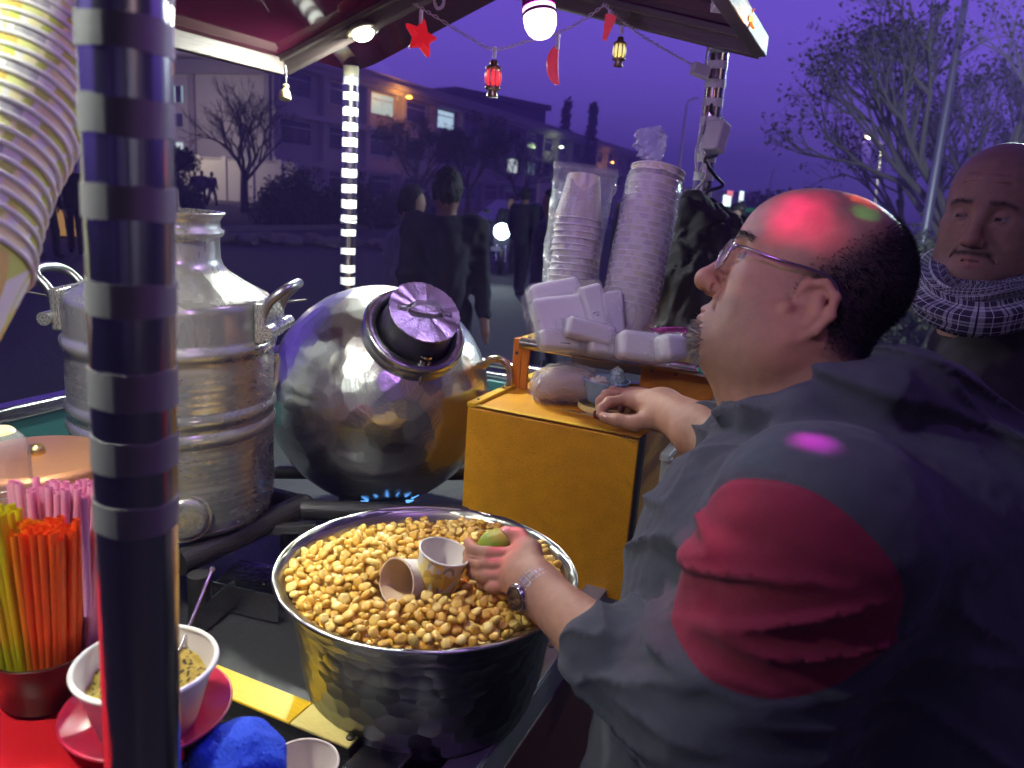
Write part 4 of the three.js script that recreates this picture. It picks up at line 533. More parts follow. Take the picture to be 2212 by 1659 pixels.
// ---------------------------------------------------------------- knife, black jacket, boxes and cables on the right post
{
  const kn = thing('knife', 'knife with a dark red handle lying on the yellow cabinet', 'knife'), a = G(1204, 884, 1.2445), b = G(1288, 897, 1.2475), d = b.clone().sub(a), n = vec(0, 1, 0).cross(d).normalize();
  const s = new THREE.Shape(), L = d.length(); s.moveTo(0, 0); s.quadraticCurveTo(L * .2, .011, L, .013); s.lineTo(L, -.003); s.lineTo(0, 0); const bg = new THREE.ExtrudeGeometry(s, { depth: .0012, bevelEnabled: false }); bg.rotateX(-Math.PI / 2); obj('blade', xf(bg, a, qY(Math.atan2(-d.z, d.x))), M.chrome, kn);
  const h1 = b.clone().addScaledVector(d.clone().normalize(), .075); obj('handle', xf(new RoundedBoxGeometry(.085, .017, .022, 4, .006), b.clone().lerp(h1, .5).setY(1.2505), qY(Math.atan2(-d.z, d.x))), mat([.13, .02, .035], .4), kn);
  // jacket hung on the post
  const j = thing('black_jacket', 'black jacket hanging on the right cart post behind the vendor', 'jacket'), P = [[1500, 470, 1.9, .06], [1520, 560, 1.88, .10], [1500, 640, 1.86, .115], [1480, 720, 1.84, .085], [1560, 520, 1.95, .07], [1560, 640, 1.95, .10]]; const f0 = join(.08, chain(P.slice(0, 4).map(([x, y, d]) => V(x, y, d)), P.slice(0, 4).map((p) => p[3])), chain(P.slice(4).map(([x, y, d]) => V(x, y, d)), P.slice(4).map((p) => p[3]))), fj = (x, y, z) => f0(x, y, z) + .012 * N3(x * 16, y * 5, z * 16) + .004 * N3(x * 40, y * 16, z * 40); const c0 = V(1520, 590, 1.9);
  obj('cloth', surface(fj, c0.clone().sub(vec(.3, .35, .3)), c0.clone().add(vec(.3, .35, .3)), .012), mat([.022, .02, .03], .85), j);
  const wb = (label, px, py, d, w, h, dp, e) => { const t = thing('white_box', label, 'box'); obj('case', xf(new RoundedBoxGeometry(w, h, dp, 4, Math.min(w, h, dp) * .16), V(px, py, d), CQ.clone().multiply(new THREE.Quaternion().setFromEuler(e))), M.whiteBox, t); return t; };
  wb('small white battery box at the end of the string light wire', 1512, 153, 1.84, .045, .028, .022, new THREE.Euler(.2, .3, -.28)); wb('white junction box strapped at the middle of the right post', 1546, 296, 1.90, .042, .075, .05, new THREE.Euler(.25, .75, -.38)); wb('white box under the roof corner at the upper right', 1565, 10, 1.55, .05, .025, .03, new THREE.Euler(0, 0, -.1));
  const cable = (label, pts, r, m) => { tag(obj('cable', tube(pts.map(([x, y, d]) => V(x, y, d)), r, 90, 7), m), label, 'cable'); };
  cable('dark cable spiralling down the right post', [[1560, 100, 1.95], [1555, 180, 1.93], [1535, 240, 1.91], [1562, 262, 1.96], [1552, 330, 1.95], [1522, 345, 1.90], [1545, 380, 1.92], [1562, 400, 1.96], [1525, 420, 1.9], [1545, 460, 1.92], [1555, 520, 1.93], [1560, 600, 1.93]], .0045, M.blackCord);
  cable('looped pale cable at the left of the right post', [[1530, 100, 1.95], [1524, 150, 1.93], [1535, 200, 1.92], [1515, 290, 1.92], [1503, 330, 1.92], [1508, 372, 1.92], [1520, 350, 1.91], [1512, 310, 1.91], [1525, 380, 1.9], [1500, 415, 1.92], [1492, 440, 1.92], [1510, 458, 1.9], [1545, 478, 1.9]], .003, M.cord);
  cable('tangled dark cable tied round the foot of the right post', [[1485, 505, 1.9], [1500, 490, 1.9], [1525, 480, 1.9], [1550, 468, 1.92], [1572, 450, 1.95], [1578, 490, 1.96], [1540, 510, 1.9], [1500, 500, 1.9]], .004, M.blackCord);
  const cl = thing('green_clip', 'tiny green clip at the edge of the vendor side frame', 'clip'); obj('body', [box(.018, .014, .01, V(1519, 777, 1.5), CQ, .003), xf(new THREE.TorusGeometry(.008, .002, 8, 20), V(1519, 797, 1.5), CQ)], mat([.02, .35, .25], .4), cl);
}
// ---------------------------------------------------------------- string lights under the roof
{
  const w = (pts, label) => { const P = pts.map(([x, y, d]) => V(x, y, d)), cv = new THREE.CatmullRomCurve3(P), a = [], b = []; for (let i = 0; i <= 80; i++) { const t = i / 80, p = cv.getPoint(t), o = dirC(Math.cos(i * .9), Math.sin(i * .9), 0).multiplyScalar(.0028); a.push(p.clone().add(o)); b.push(p.clone().sub(o)); } const t = thing('light_wire', label, 'wire'); obj('strand', tube(a, .0013, 160, 5), M.cord, t); obj('strand', tube(b, .0013, 160, 5), M.cord, t); };
  w([[895, 8, 1.75], [940, 35, 1.72], [1010, 78, 1.68], [1068, 106, 1.65], [1140, 88, 1.65], [1206, 70, 1.65], [1260, 42, 1.65], [1308, 8, 1.66]], 'twisted wire of the string lights sagging in the middle'); w([[1306, 10, 1.66], [1340, 40, 1.7], [1380, 72, 1.74], [1440, 108, 1.8], [1500, 142, 1.85]], 'thin wire from the roof to the white battery box'); w([[935, -15, 1.74], [945, 18, 1.74], [955, 14, 1.74], [960, -15, 1.74]], 'small loop of wire at the upper middle of the roof');
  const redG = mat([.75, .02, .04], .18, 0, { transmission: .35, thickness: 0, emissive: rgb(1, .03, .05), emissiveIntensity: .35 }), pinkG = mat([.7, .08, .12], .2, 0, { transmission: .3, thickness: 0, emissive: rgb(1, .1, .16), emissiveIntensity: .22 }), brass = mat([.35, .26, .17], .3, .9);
  const stem = (t, p, l = .02) => obj('plug', [rod(p, p.clone().add(vec(0, -l, 0)), .0045, .0045, 10)], mat([.85, .85, .9], .3, 0, { transmission: .3, thickness: 0 }), t);
  const lantern = (label, px, py, d, s, paneM) => { const t = thing('toy_lantern', label, 'lantern'), p = V(px, py, d); stem(t, p.clone().add(vec(0, .004, 0)), .02 * s); const o = p.clone().add(vec(0, -.055 * s, 0)), q = dirC(0, 0, 1), yw = Math.atan2(q.x, q.z);
    obj('frame', [xf(lathe([[0, .034], [.006, .034], [.009, .028], [.0075, .025], [.017, .020], [.018, .017], [.014, .0155], [0, .0155]].map(([a, b]) => [a * s, b * s]), 8), o, qY(yw)), xf(lathe([[0, -.0165], [.014, -.0165], [.018, -.019], [.015, -.023], [.0095, -.026], [.0125, -.036], [.012, -.038], [0, -.038]].map(([a, b]) => [a * s, b * s]), 8), o, qY(yw)), ...[0, 1, 2, 3, 4, 5, 6, 7].map((k) => { const a = k * .7854 + .39 + yw; return rod(o.clone().add(vec(Math.sin(a) * .0145 * s, -.017 * s, Math.cos(a) * .0145 * s)), o.clone().add(vec(Math.sin(a) * .0145 * s, .017 * s, Math.cos(a) * .0145 * s)), .0016 * s, .0016 * s, 6); })], brass, t);
    for (let k = 0; k < 8; k++) { const a = k * .7854 + yw, n = vec(Math.sin(a), 0, Math.cos(a)); obj('pane', ball(o.clone().addScaledVector(n, .0128 * s), vec(.0048 * s, .0145 * s, .0048 * s), 12, 10), paneM, t); } return t; };
  lantern('toy lantern with red glowing panes in the middle of the string', 1069, 106, 1.65, 1.05, mat([.8, .05, .06], .3, 0, { emissive: rgb(1, .05, .07), emissiveIntensity: .7 })); lantern('toy lantern with yellow glowing panes right of the party lamp', 1343, 60, 1.68, .86, mat([.9, .85, .3], .3, 0, { emissive: rgb(1, .9, .3), emissiveIntensity: .75 }));
  { const t = thing('toy_star', 'red glowing plastic star lantern hanging left on the string', 'ornament'), p = V(910, 22, 1.74); stem(t, p, .028); const s = new THREE.Shape(); for (let i = 0; i < 10; i++) { const a = i * Math.PI / 5 + Math.PI / 2, r = i % 2 ? .016 : .036; i ? s.lineTo(Math.cos(a) * r, Math.sin(a) * r) : s.moveTo(Math.cos(a) * r, Math.sin(a) * r); } s.closePath(); obj('star', xf(bend(new THREE.ExtrudeGeometry(s, { depth: .006, bevelEnabled: true, bevelSize: .006, bevelThickness: .008, bevelSegments: 1 }), () => 0), p.clone().add(vec(0, -.058, 0)), CQ.clone().multiply(new THREE.Quaternion().setFromEuler(new THREE.Euler(0, .75, -.12)))), redG, t); }
  { const t = thing('toy_crescent', 'red plastic crescent ornament right of the party lamp', 'ornament'), p = V(1206, 74, 1.65); stem(t, p, .03); const c = p.clone().add(vec(0, -.062, 0)), pts = [], n = 14; for (let i = 0; i <= n; i++) { const a = (i / n - .5) * 2.5; pts.push(c.clone().add(dirC(-.010 + .018 * Math.cos(a) - .004, .042 * Math.sin(a), 0).multiplyScalar(-1).add(dirC(-.004, 0, 0)))); } obj('crescent', chainMesh(pts, pts.map((_, i) => .0025 + .0095 * Math.sin(i / n * Math.PI))), pinkG, t); }
  { const t = thing('toy_diamond', 'small red plastic ornament tucked under the right roof frame', 'ornament'), p = V(1318, 22, 1.63); stem(t, p, .012); obj('body', xf(new THREE.CylinderGeometry(.014, .005, .05, 6), p.clone().add(vec(-.002, -.036, 0)), CQ.clone().multiply(new THREE.Quaternion().setFromEuler(new THREE.Euler(0, 0, -.28)))), pinkG, t); }
  { const t = thing('bell_ornament', 'pale gold bell ornament hanging at the left roof corner', 'ornament'), p = V(617, 150, 2.1); obj('wire', tube([p.clone().add(vec(0, .01, 0)), p.clone().add(vec(.002, -.02, 0)), p.clone().add(vec(0, -.045, 0))], .0016, 10, 5), M.cord, t); obj('bell', xf(lathe([[0, .0], [.008, 0], [.009, -.006], [.006, -.010], [.012, -.016], [.017, -.026], [.0185, -.040], [.017, -.042], [0, -.038]].map(([a, b]) => [a * .95, b * .95]), 10), p.clone().add(vec(0, -.04, 0)), qTo(dirC(.08, 1, 0))), mat([.62, .52, .24], .45, .2), t); }
  { const t = thing('toy_star', 'small orange glowing star at the upper right roof corner', 'ornament'), p = V(1612, 34, 1.5), o = glow([1, .35, .05], 1.1); const s = new THREE.Shape(); for (let i = 0; i < 8; i++) { const a = i * Math.PI / 4 + .5, r = i % 2 ? .006 : .028; i ? s.lineTo(Math.cos(a) * r, Math.sin(a) * r) : s.moveTo(Math.cos(a) * r, Math.sin(a) * r); } s.closePath(); obj('star', xf(new THREE.ExtrudeGeometry(s, { depth: .003, bevelEnabled: true, bevelSize: .001, bevelThickness: .001, bevelSegments: 1 }), p, CQ.clone().multiply(new THREE.Quaternion().setFromEuler(new THREE.Euler(0, .5, .2)))), mat([.8, .3, .05], .3, 0, { emissive: rgb(1, .28, .03), emissiveIntensity: .5 }), t); for (const [x, y] of [[1600, 33], [1622, 40]]) obj('bulb', ball(V(x, y, 1.49), .0055, 12, 8), glow([1, .6, .15], 2.5), t); const l = new THREE.PointLight(rgb(1, .4, .08), .03); l.position.copy(V(1612, 36, 1.46)); l.name = 'star_light'; l.castShadow = true; scene.add(l); }
}
function chainMesh(pts, rs) { const f = chain(pts, rs, .004), b = new THREE.Box3().setFromPoints(pts).expandByScalar(Math.max(...rs) * 1.6); return surface(f, b.min, b.max, .0022); }
// ---------------------------------------------------------------- things at the near end
{
  // curved stack of patterned cups hanging at the left
  const c = cupGeo(.052, .037, .085, .0008, .0022), base = thing('paper_cup', 'patterned paper cup in the curved stack at the left edge', 'cup', 'cups nested in the curved stack at the left edge'); base.userData.placed = true; obj('wall', c.wall, M.cupY, base); obj('rim', c.rim, M.cupWhite, base);
  const cv = new THREE.CatmullRomCurve3([V(110, -230, .74), V(60, 60, .66), V(-9, 300, .60), V(-107, 540, .55), V(-185, 790, .51)]), n = 42; for (let i = 0; i < n; i++) { const o = i ? base.clone() : base; if (i) { o.name = numbered('paper_cup'); scene.add(o); } const t = i / (n - 1), p = cv.getPointAt(t), d = cv.getTangentAt(t); o.userData.label = 'patterned paper cup in the curved stack at the left edge, ' + ORD(i + 1) + ' from the top'; o.position.copy(p); o.quaternion.copy(qTo(d.multiplyScalar(-1))).multiply(qY(i * 2.1)); }
  // glass jar, copper pot, straws
  const jr = thing('glass_jar', 'upturned glass jar at the left edge behind the straws', 'jar'), jp = V(8, 1140, .86), jy = poleY(8, 932, jp); jp.setY(1.147); const H = jy - 1.147;
  obj('glass', xf(lathe([[.03, 0], [.032, .004], [.032, H - .03], [.029, H - .01], [.02, H], [0, H + .001]], 40), jp), mat([.95, .93, .9], .05, 0, { transmission: .9, thickness: 0, side: THREE.DoubleSide }), jr); obj('band', [xf(new THREE.TorusGeometry(.0325, .0012, 8, 40), jp.clone().setY(1.147 + H * .62), new THREE.Euler(Math.PI / 2, 0, 0)), xf(new THREE.TorusGeometry(.0325, .0012, 8, 40), jp.clone().setY(1.147 + H * .58), new THREE.Euler(Math.PI / 2, 0, 0))], M.chrome, jr); obj('base_cap', xf(new THREE.CylinderGeometry(.017, .02, .003, 28), jp.clone().setY(jy + .002)), mat([.75, .6, .3], .35, .5), jr);
  const cp = thing('copper_pot', 'copper coloured pot left of the milk can', 'pot'), cc = V(88, 1090, 1.12), cy = poleY(110, 980, cc); cc.setY(.932); obj('body', xf(lathe([[0, 0], [.09, 0], [.1, .01], [.098, cy - .932 - .012], [.092, cy - .932], [0, cy - .929]], 56), cc), mat([.5, .24, .12], .4, .7, { bumpMap: rep(T.grime, 2, 2), bumpScale: .001 }), cp); obj('knob', ball(cc.clone().setY(cy + .006), .012), M.gold, cp);
  const h = thing('straw_holder', 'dark red holder full of coloured drinking straws', 'holder'), hc = G(28, 1535, 1.157).addScaledVector(CL, .035), hy = 1.157; obj('cup', xf(lathe([[0, 0], [.040, 0], [.0475, .05], [.0485, .0505], [.049, .052], [.046, .0515], [.039, .003], [0, .003]], 48), hc), mat([.05, .012, .008], .3), h);
  const pal = { pink: [.8, .33, .5], orange: [.85, .12, .015], yellow: [.62, .55, .01], amber: [.8, .27, .01] }, ms = Object.fromEntries(Object.entries(pal).map(([k, v]) => [k, mat(v, .4, 0, { transmission: .12, thickness: 0 })])), rand = rng(91), right = dirC(1, 0, 0).setY(0).normalize(), toC = vec(0, 1, 0).cross(right);
  for (let i = 0; i < 150; i++) { // x to the right, z towards the street corner
    const g = i < 50 ? 'pink' : i < 94 ? 'orange' : i < 130 ? 'yellow' : 'amber', x = g === 'pink' ? -.045 + .10 * rand() : g === 'orange' ? .006 + .034 * rand() : g === 'yellow' ? -.05 + .038 * rand() : -.02 + .025 * rand(), z = g === 'pink' ? -.038 + .024 * rand() : -.014 + .045 * rand(), len = (g === 'pink' ? .196 : g === 'orange' ? .172 : g === 'yellow' ? .184 : .170) + .008 * rand(), b = hc.clone().addScaledVector(right, x * .62).addScaledVector(toC, -z * .7).setY(hy + .004), e = hc.clone().addScaledVector(right, x + (g === 'pink' ? .006 : 0)).addScaledVector(toC, -z).setY(hy + len);
    const t = thing('drinking_straw', { pink: 'pink drinking straw at the back of the bunch', orange: 'orange red drinking straw at the right front of the bunch', yellow: 'yellow green drinking straw at the left front of the bunch', amber: 'amber drinking straw in the middle front of the bunch' }[g], 'straw', { pink: 'pink straws', orange: 'orange straws', yellow: 'yellow straws', amber: 'amber straws' }[g]); obj('tube', rod(b, e, .0034, .0034, 10, true), ms[g], t);
  }
  { const t = thing('drinking_straw', 'single pale straw standing above the bunch beside the near post', 'straw'); obj('tube', rod(V(190, 1330, .66), V(181, 1075, .655), .0032, .0032, 10, true), ms.pink, t); }
  // bowl of pale yellow paste on a red saucer
  const sa = thing('red_saucer', 'red plastic saucer under the paper bowl by the near post', 'saucer'), sc = G(322, 1565, 1.150); sc.setY(1.148); obj('dish', xf(lathe([[0, 0], [.035, 0], [.06, .012], [.0715, .021], [.0735, .0215], [.0735, .0235], [.071, .024], [.058, .015], [.034, .004], [0, .004]], 64), sc), mat([.5, .02, .06], .28, 0, { clearcoat: .4 }), sa);
  const bo = thing('paper_bowl', 'white paper bowl of pale yellow paste behind the near post', 'bowl'), oc = sc.clone().setY(1.1535), rr = .059, hh = poleY(320, 1430, sc) - 1.1535; obj('wall', xf(lathe([[0, 0], [.042, 0], [rr, hh], [rr - .001, hh], [.041, .003], [0, .003]], 64), oc), mat([.75, .7, .6], .6), bo); obj('rim', xf(new THREE.TorusGeometry(rr + .001, .0026, 10, 64), oc.clone().setY(oc.y + hh), new THREE.Euler(Math.PI / 2, 0, 0)), M.cupWhite, bo);
  const pasteG = bend(new THREE.CircleGeometry(rr - .007, 64, 0, 6.283), () => 0); const pg = new THREE.RingGeometry(.0005, rr - .008, 64, 24); bend(pg, (p) => { const x = p.x, z = -p.y; p.set(x, .006 * N3(x * 25, 2, z * 25) + .0025 * N3(x * 90, 4, z * 90) + .008 * (z < 0 ? -z / rr : 0), z); }); const ptm = tex(256, 256, (u, v) => { const n = .5 + .5 * loop(u, v, 6, 6, 4), k = loop(u, v, 3, 3, 8) > .42 ? .45 : 1; return [(.86 - .1 * n) * k, (.76 - .1 * n) * k, .34 * k]; }, true); const pa = thing('yellow_paste', 'pale yellow paste with brown specks in the paper bowl', 'paste'); obj('mass', xf(pg, oc.clone().setY(oc.y + hh - .022), null), mat([1, 1, 1], .8, 0, { map: ptm, side: THREE.DoubleSide, bumpMap: rep(T.fine, 2, 2), bumpScale: .003 }), pa); pg.attributes.uv.array.forEach((v, i, a) => { a[i] = i % 2 ? pg.attributes.position.array[(i >> 1) * 3 + 2] * 8 : pg.attributes.position.array[(i >> 1) * 3] * 8; });
  const sp = thing('spoon', 'thin metal spoon standing in the paper bowl', 'spoon'); obj('handle', [rod(V(380, 1425, .74), V(457, 1232, .80), .0016, .0016, 8), ball(V(458, 1230, .80), .003, 10, 8)], M.chrome, sp); obj('bowl', ball(V(378, 1432, .738), vec(.008, .003, .011)), M.chrome, sp);
  // blue cloth bundle, small cup
  const bc = thing('blue_cloth', 'bright blue fuzzy cloth bundle at the bottom beside the near post', 'cloth'), bp = V(512, 1665, .70), bf0 = ell(bp, vec(.045, .044, .045), CQ), bf = (x, y, z) => bf0(x, y, z) + .003 * N3(x * 30, y * 30, z * 30) + .0006 * N3(x * 260, y * 260, z * 260); obj('bundle', surface(bf, bp.clone().sub(vec(.07, .07, .07)), bp.clone().add(vec(.07, .07, .07)), .0022), mat([.02, .075, .55], .9, 0, { sheen: .6, sheenColor: rgb(.1, .2, .9), sheenRoughness: .6 }), bc);
  cupAlong('paper_cup', 'small white paper cup at the bottom edge by the metal corner', V(655, 1648, .85).add(vec(.0, -.078, 0)), V(655, 1648, .85), .0375, .027, M.cupWhite, mat([.7, .64, .6], .6));
}
// ---------------------------------------------------------------- people
const sub = (f, g, k) => (x, y, z) => smax(f(x, y, z), -g(x, y, z), k);
function headField(o = {}) { // a head in its own axes: x to its left, y up, z out of the face; ears at x = +-0.08
  const L3 = vec, fat = o.fat ?? 0, EY = o.earDown ?? .004, EZ = o.earFwd ?? 0;
  const skull = ell(L3(0, .036, -.016), L3(.077 + fat * .004, .089, .100)), front = ell(L3(0, .045, .032), L3(.061, .056, .058)), face = ell(L3(0, -.03, .028), L3(.064 + fat * .004, .086, .060));
  const cheek = sph(L3(.044, -.018, .056), .021), fatCheek = sph(L3(.042, -.056, .040), .026 + fat * .007), jaw = cap(L3(.054, -.055, -.006), L3(.022, -.100, .062), .020 + fat * .006, .020), chin = sph(L3(0, -.102, .071), .020), brow = cap(L3(.012, .0235, .0835), L3(.045, .020, .068), .0095, .009);
  const socket = sph(L3(.031, .003, .0965), .0165), bridge = cap(L3(0, .014, .083), L3(0, -.030, .1065), .0083, .0112), tip = sph(L3(0, -.0355, .108), .0127), ala = sph(L3(.0128, -.0405, .0965), .0087), nostril = sph(L3(.0068, -.0488, .1005), .0042);
  const muzzle = ell(L3(0, -.073, .070), L3(.030, .022, .0225)), up = cap(L3(0, -.0685, .0925), L3(.021, -.0715, .081), .0052, .003), low = cap(L3(0, -.0795, .0905), L3(.018, -.077, .080), .0064, .003), slit = cap(L3(0, -.0738, .0985), L3(.023, -.0738, .083), .0017);
  const eye = sph(L3(.031, .0015, .0735), .0124), lid = sph(L3(.031, .0015, .0735), .0142), bag = cap(L3(.022, -.012, .0835), L3(.042, -.010, .0755), .004, .004);
  const fold = cap(L3(.0175, -.040, .0965), L3(.036, -.078, .074), .0024, .0016), fl1 = cap(L3(0, .062, .0955), L3(.034, .058, .0815), .0009), fl2 = cap(L3(0, .076, .0895), L3(.032, .072, .0775), .0008);
  const neck = cap(L3(0, -.07, -.028), L3(o.neckX ?? 0, -.215, o.neckZ ?? -.05), .058 + fat * .014, .064 + fat * .018), dbl = cap(L3(0, -.106, .044 - (o.chinBack ?? 0)), L3(0, -.155, -(o.chinBack ?? 0) * 1.6), .030 + fat * .012, (o.chinBack ? .036 : .045) + fat * .012), jowl = sph(L3(.048, -.088, .014), .030 + fat * .006);
  const E = [[.006, .010, .078], [.001, .021, .080], [-.012, .026, .083], [-.023, .018, .087], [-.026, .002, .088], [-.021, -.014, .086], [-.011, -.026, .082]].map(([z, y, x]) => L3(x, y - .012, z - .008)), helix = chain(E, [.0034, .0037, .004, .004, .004, .0037, .0034], .004), lobe = sph(L3(.080, -.042, -.012), .0066), plate = ell(L3(.0785, -.013, -.018), L3(.0046, .024, .015)), anti = chain([[-.012, .012, .083], [-.016, .0, .0845], [-.012, -.013, .083]].map(([z, y, x]) => L3(x, y - .012, z - .008)), [.0036, .0042, .0036], .004), tragus = sph(L3(.081, -.017, .0005), .0055), canal = sph(L3(.0835, -.017, -.012), .0068);
  return (x, y, z) => {
    const a = Math.abs(x); let d = smin(skull(x, y, z), front(x, y, z), .03); d = smin(d, face(x, y, z), .035); d = smin(d, cheek(a, y, z), .022); d = smin(d, fatCheek(a, y, z), .03); d = smin(d, jaw(a, y, z), .028); d = smin(d, chin(x, y, z), .022); d = smin(d, brow(a, y, z), .012);
    d = smin(d, neck(x, y, z), .035); if (fat) { d = smin(d, dbl(x, y, z), .035); d = smin(d, jowl(a, y, z), .03); } d = smin(d, muzzle(x, y, z), .02); d = smax(d, -socket(a, y, z), .014);
    d = smin(d, bridge(x, y, z), .011); d = smin(d, tip(x, y, z), .009); d = smin(d, ala(a, y, z), .007); d = smax(d, -nostril(a, y, z), .003);
    d = smin(d, up(a, y, z), .006); d = smin(d, low(a, y, z), .006); d = smax(d, -slit(a, y, z), .004); d = smin(d, bag(a, y, z), .006);
    d = smax(d, -fold(a, y, z), .006); if (!fat || fat < 1) d = smax(d, -Math.min(fl1(a, y, z), fl2(a, y, z)), .005); const open = o.eyeOpen ?? .0042, l = lid(a, y, z); d = Math.min(d, eye(a, y, z)); d = smin(d, Math.max(l, open - (y - .0015)), .003); d = smin(d, Math.max(l, (y - .0015) + .0052), .003);
    if (a > .05) { const ea = .076 + (a - .076) / 1.2, ey = -.013 + (y + .013 + EY) / 1.3, ez = -.016 + (z + .016 - EZ) / 1.3, e = 1.25 * smin(smin(smin(helix(ea, ey, ez), plate(ea, ey, ez), .005), Math.min(lobe(ea, ey, ez), anti(ea, ey, ez)), .006), tragus(ea, ey, ez), .005); d = smin(d, smax(e, -1.25 * canal(ea, ey, ez), .004), .006); }
    return d;
  };
}
function placeField(f, c, X, Y, Z, s) { const inv = (x, y, z) => { x -= c.x; y -= c.y; z -= c.z; return [(x * X.x + y * X.y + z * X.z) / s, (x * Y.x + y * Y.y + z * Y.z) / s, (x * Z.x + y * Z.y + z * Z.z) / s]; }; const g = (x, y, z) => { x -= c.x; y -= c.y; z -= c.z; return f((x * X.x + y * X.y + z * X.z) / s, (x * Y.x + y * Y.y + z * Y.z) / s, (x * Z.x + y * Z.y + z * Z.z) / s) * s; }; g.inv = inv; g.out = (x, y, z) => c.clone().addScaledVector(X, x * s).addScaledVector(Y, y * s).addScaledVector(Z, z * s); return g; }
const sst = (a, b, x) => { const t = Math.min(1, Math.max(0, (x - a) / (b - a))); return t * t * (3 - 2 * t); };
const mix3 = (a, b, t) => a.map((v, i) => v + (b[i] - v) * t);
function headPaint(f, skin, hairMask, hairCol, o = {}) { // true colours of skin, lips, eyes, stubble and roots of the hair
  return (px, py, pz) => {
    const [x, y, z] = f.inv(px, py, pz), a = Math.abs(x); let c = skin.map((v, i) => v * (1 + .10 * N3(x * 40, y * 40, z * 40) + .06 * N3(x * 150, y * 150, z * 150)));
    c = mix3(c, [skin[0] * 1.05, skin[1] * .72, skin[2] * .68], .45 * Math.exp(-((y + .035) ** 2 + a * a * .8 + (z - .107) ** 2) / .0006) + (a > .079 ? .3 : 0));
    const lip = Math.max(Math.exp(-(((y + .069) / .004) ** 2)) , Math.exp(-(((y + .0795) / .005) ** 2))) * sst(.024, .017, a) * sst(.072, .08, z); c = mix3(c, [.36, .13, .11], lip * .7);
    if (z > .06 && Math.hypot(a - .031, y - .0015, z - .0735) < .01315 && Math.abs(y - .0005) < .0062) { const r = Math.hypot(a - .031 - Math.sign(x) * (o.look?.[0] ?? 0), y - .0015 - (o.look?.[1] ?? 0)); c = r < .0028 ? [.01, .008, .008] : r < .006 ? [.06, .03, .015] : [.34, .3, .29]; }
    const st = (o.stubble ?? 0) * sst(-.035, -.06, y) * sst(.02, .06, z + .25 * Math.max(0, -.03 - y)) * (1 - lip) * sst(-.155, -.12, y); c = mix3(c, o.stubbleCol ?? [.2, .17, .15], st * (.7 + .3 * N3(x * 300, y * 300, z * 300)));
    if (o.moustache) { const m = Math.exp(-(((y + .0575 + a * .16) / .005) ** 2)) * sst(.036, .024, a) * .8 * sst(.07, .082, z); c = mix3(c, [.03, .022, .02], m * .9); }
    const br = Math.exp(-(((y - .0275 + 1.6 * Math.max(0, a - .035) ** 1.3) / .0042) ** 2)) * sst(.010, .015, a) * sst(.056, .048, a) * sst(.05, .065, z); c = mix3(c, hairCol, br * .85);
    const h = hairMask(x, y, z); return mix3(c, hairCol, sst(-.012, o.fade ?? .012, h) * .92);
  };
}
function strands(g, f, mask, n, len, wid, lean, seed, fade = .012) { // short single hairs standing on a surface
  const rand = rng(seed), p = g.attributes.position, m = g.attributes.normal, P = [], N = [], pool = []; for (let i = 0; i < p.count; i++) { const q = f.inv(p.getX(i), p.getY(i), p.getZ(i)), k = mask(...q); if (k > 0) pool.push([i, Math.min(1, k / fade)]); }
  if (!pool.length) return null;
  for (let i = 0; i < n; i++) { const [j, k] = pool[Math.floor(rand() * pool.length)]; if (rand() > k) continue; const o = vec(p.getX(j), p.getY(j), p.getZ(j)), d = vec(m.getX(j), m.getY(j), m.getZ(j)), t = vec(rand() - .5, rand() - .5, rand() - .5); o.addScaledVector(t.clone().cross(d), .004); d.addScaledVector(lean, .5).addScaledVector(t, .9).normalize(); const s = t.cross(d).normalize().multiplyScalar(wid), l = len * (.6 + .8 * rand()), e = o.clone().addScaledVector(d, l); o.addScaledVector(d, -.001); for (const v of [o.clone().add(s), o.clone().sub(s), e]) { P.push(v.x, v.y, v.z); N.push(m.getX(j), m.getY(j), m.getZ(j)); } }
  const q = new THREE.BufferGeometry(); q.setAttribute('position', new THREE.Float32BufferAttribute(P, 3)); q.setAttribute('normal', new THREE.Float32BufferAttribute(N, 3)); return plain(q);
}
const skinMat = () => mat([1, 1, 1], .46, 0, { vertexColors: true, sheen: .25, sheenColor: rgb(.9, .35, .25), sheenRoughness: .5, bumpMap: rep(T.fine, 16, 16), bumpScale: .0004, specularIntensity: .7 });
const reach = (f, c, r, h, paint) => surface(f, c.clone().subScalar(r), c.clone().addScalar(r), h, paint);
const SK = [.46, .235, .15];
const handPaint = (x, y, z) => SK.map((v) => v * (1 + .08 * N3(x * 60, y * 60, z * 60) + .05 * N3(x * 220, y * 220, z * 220)));
let vendorField;
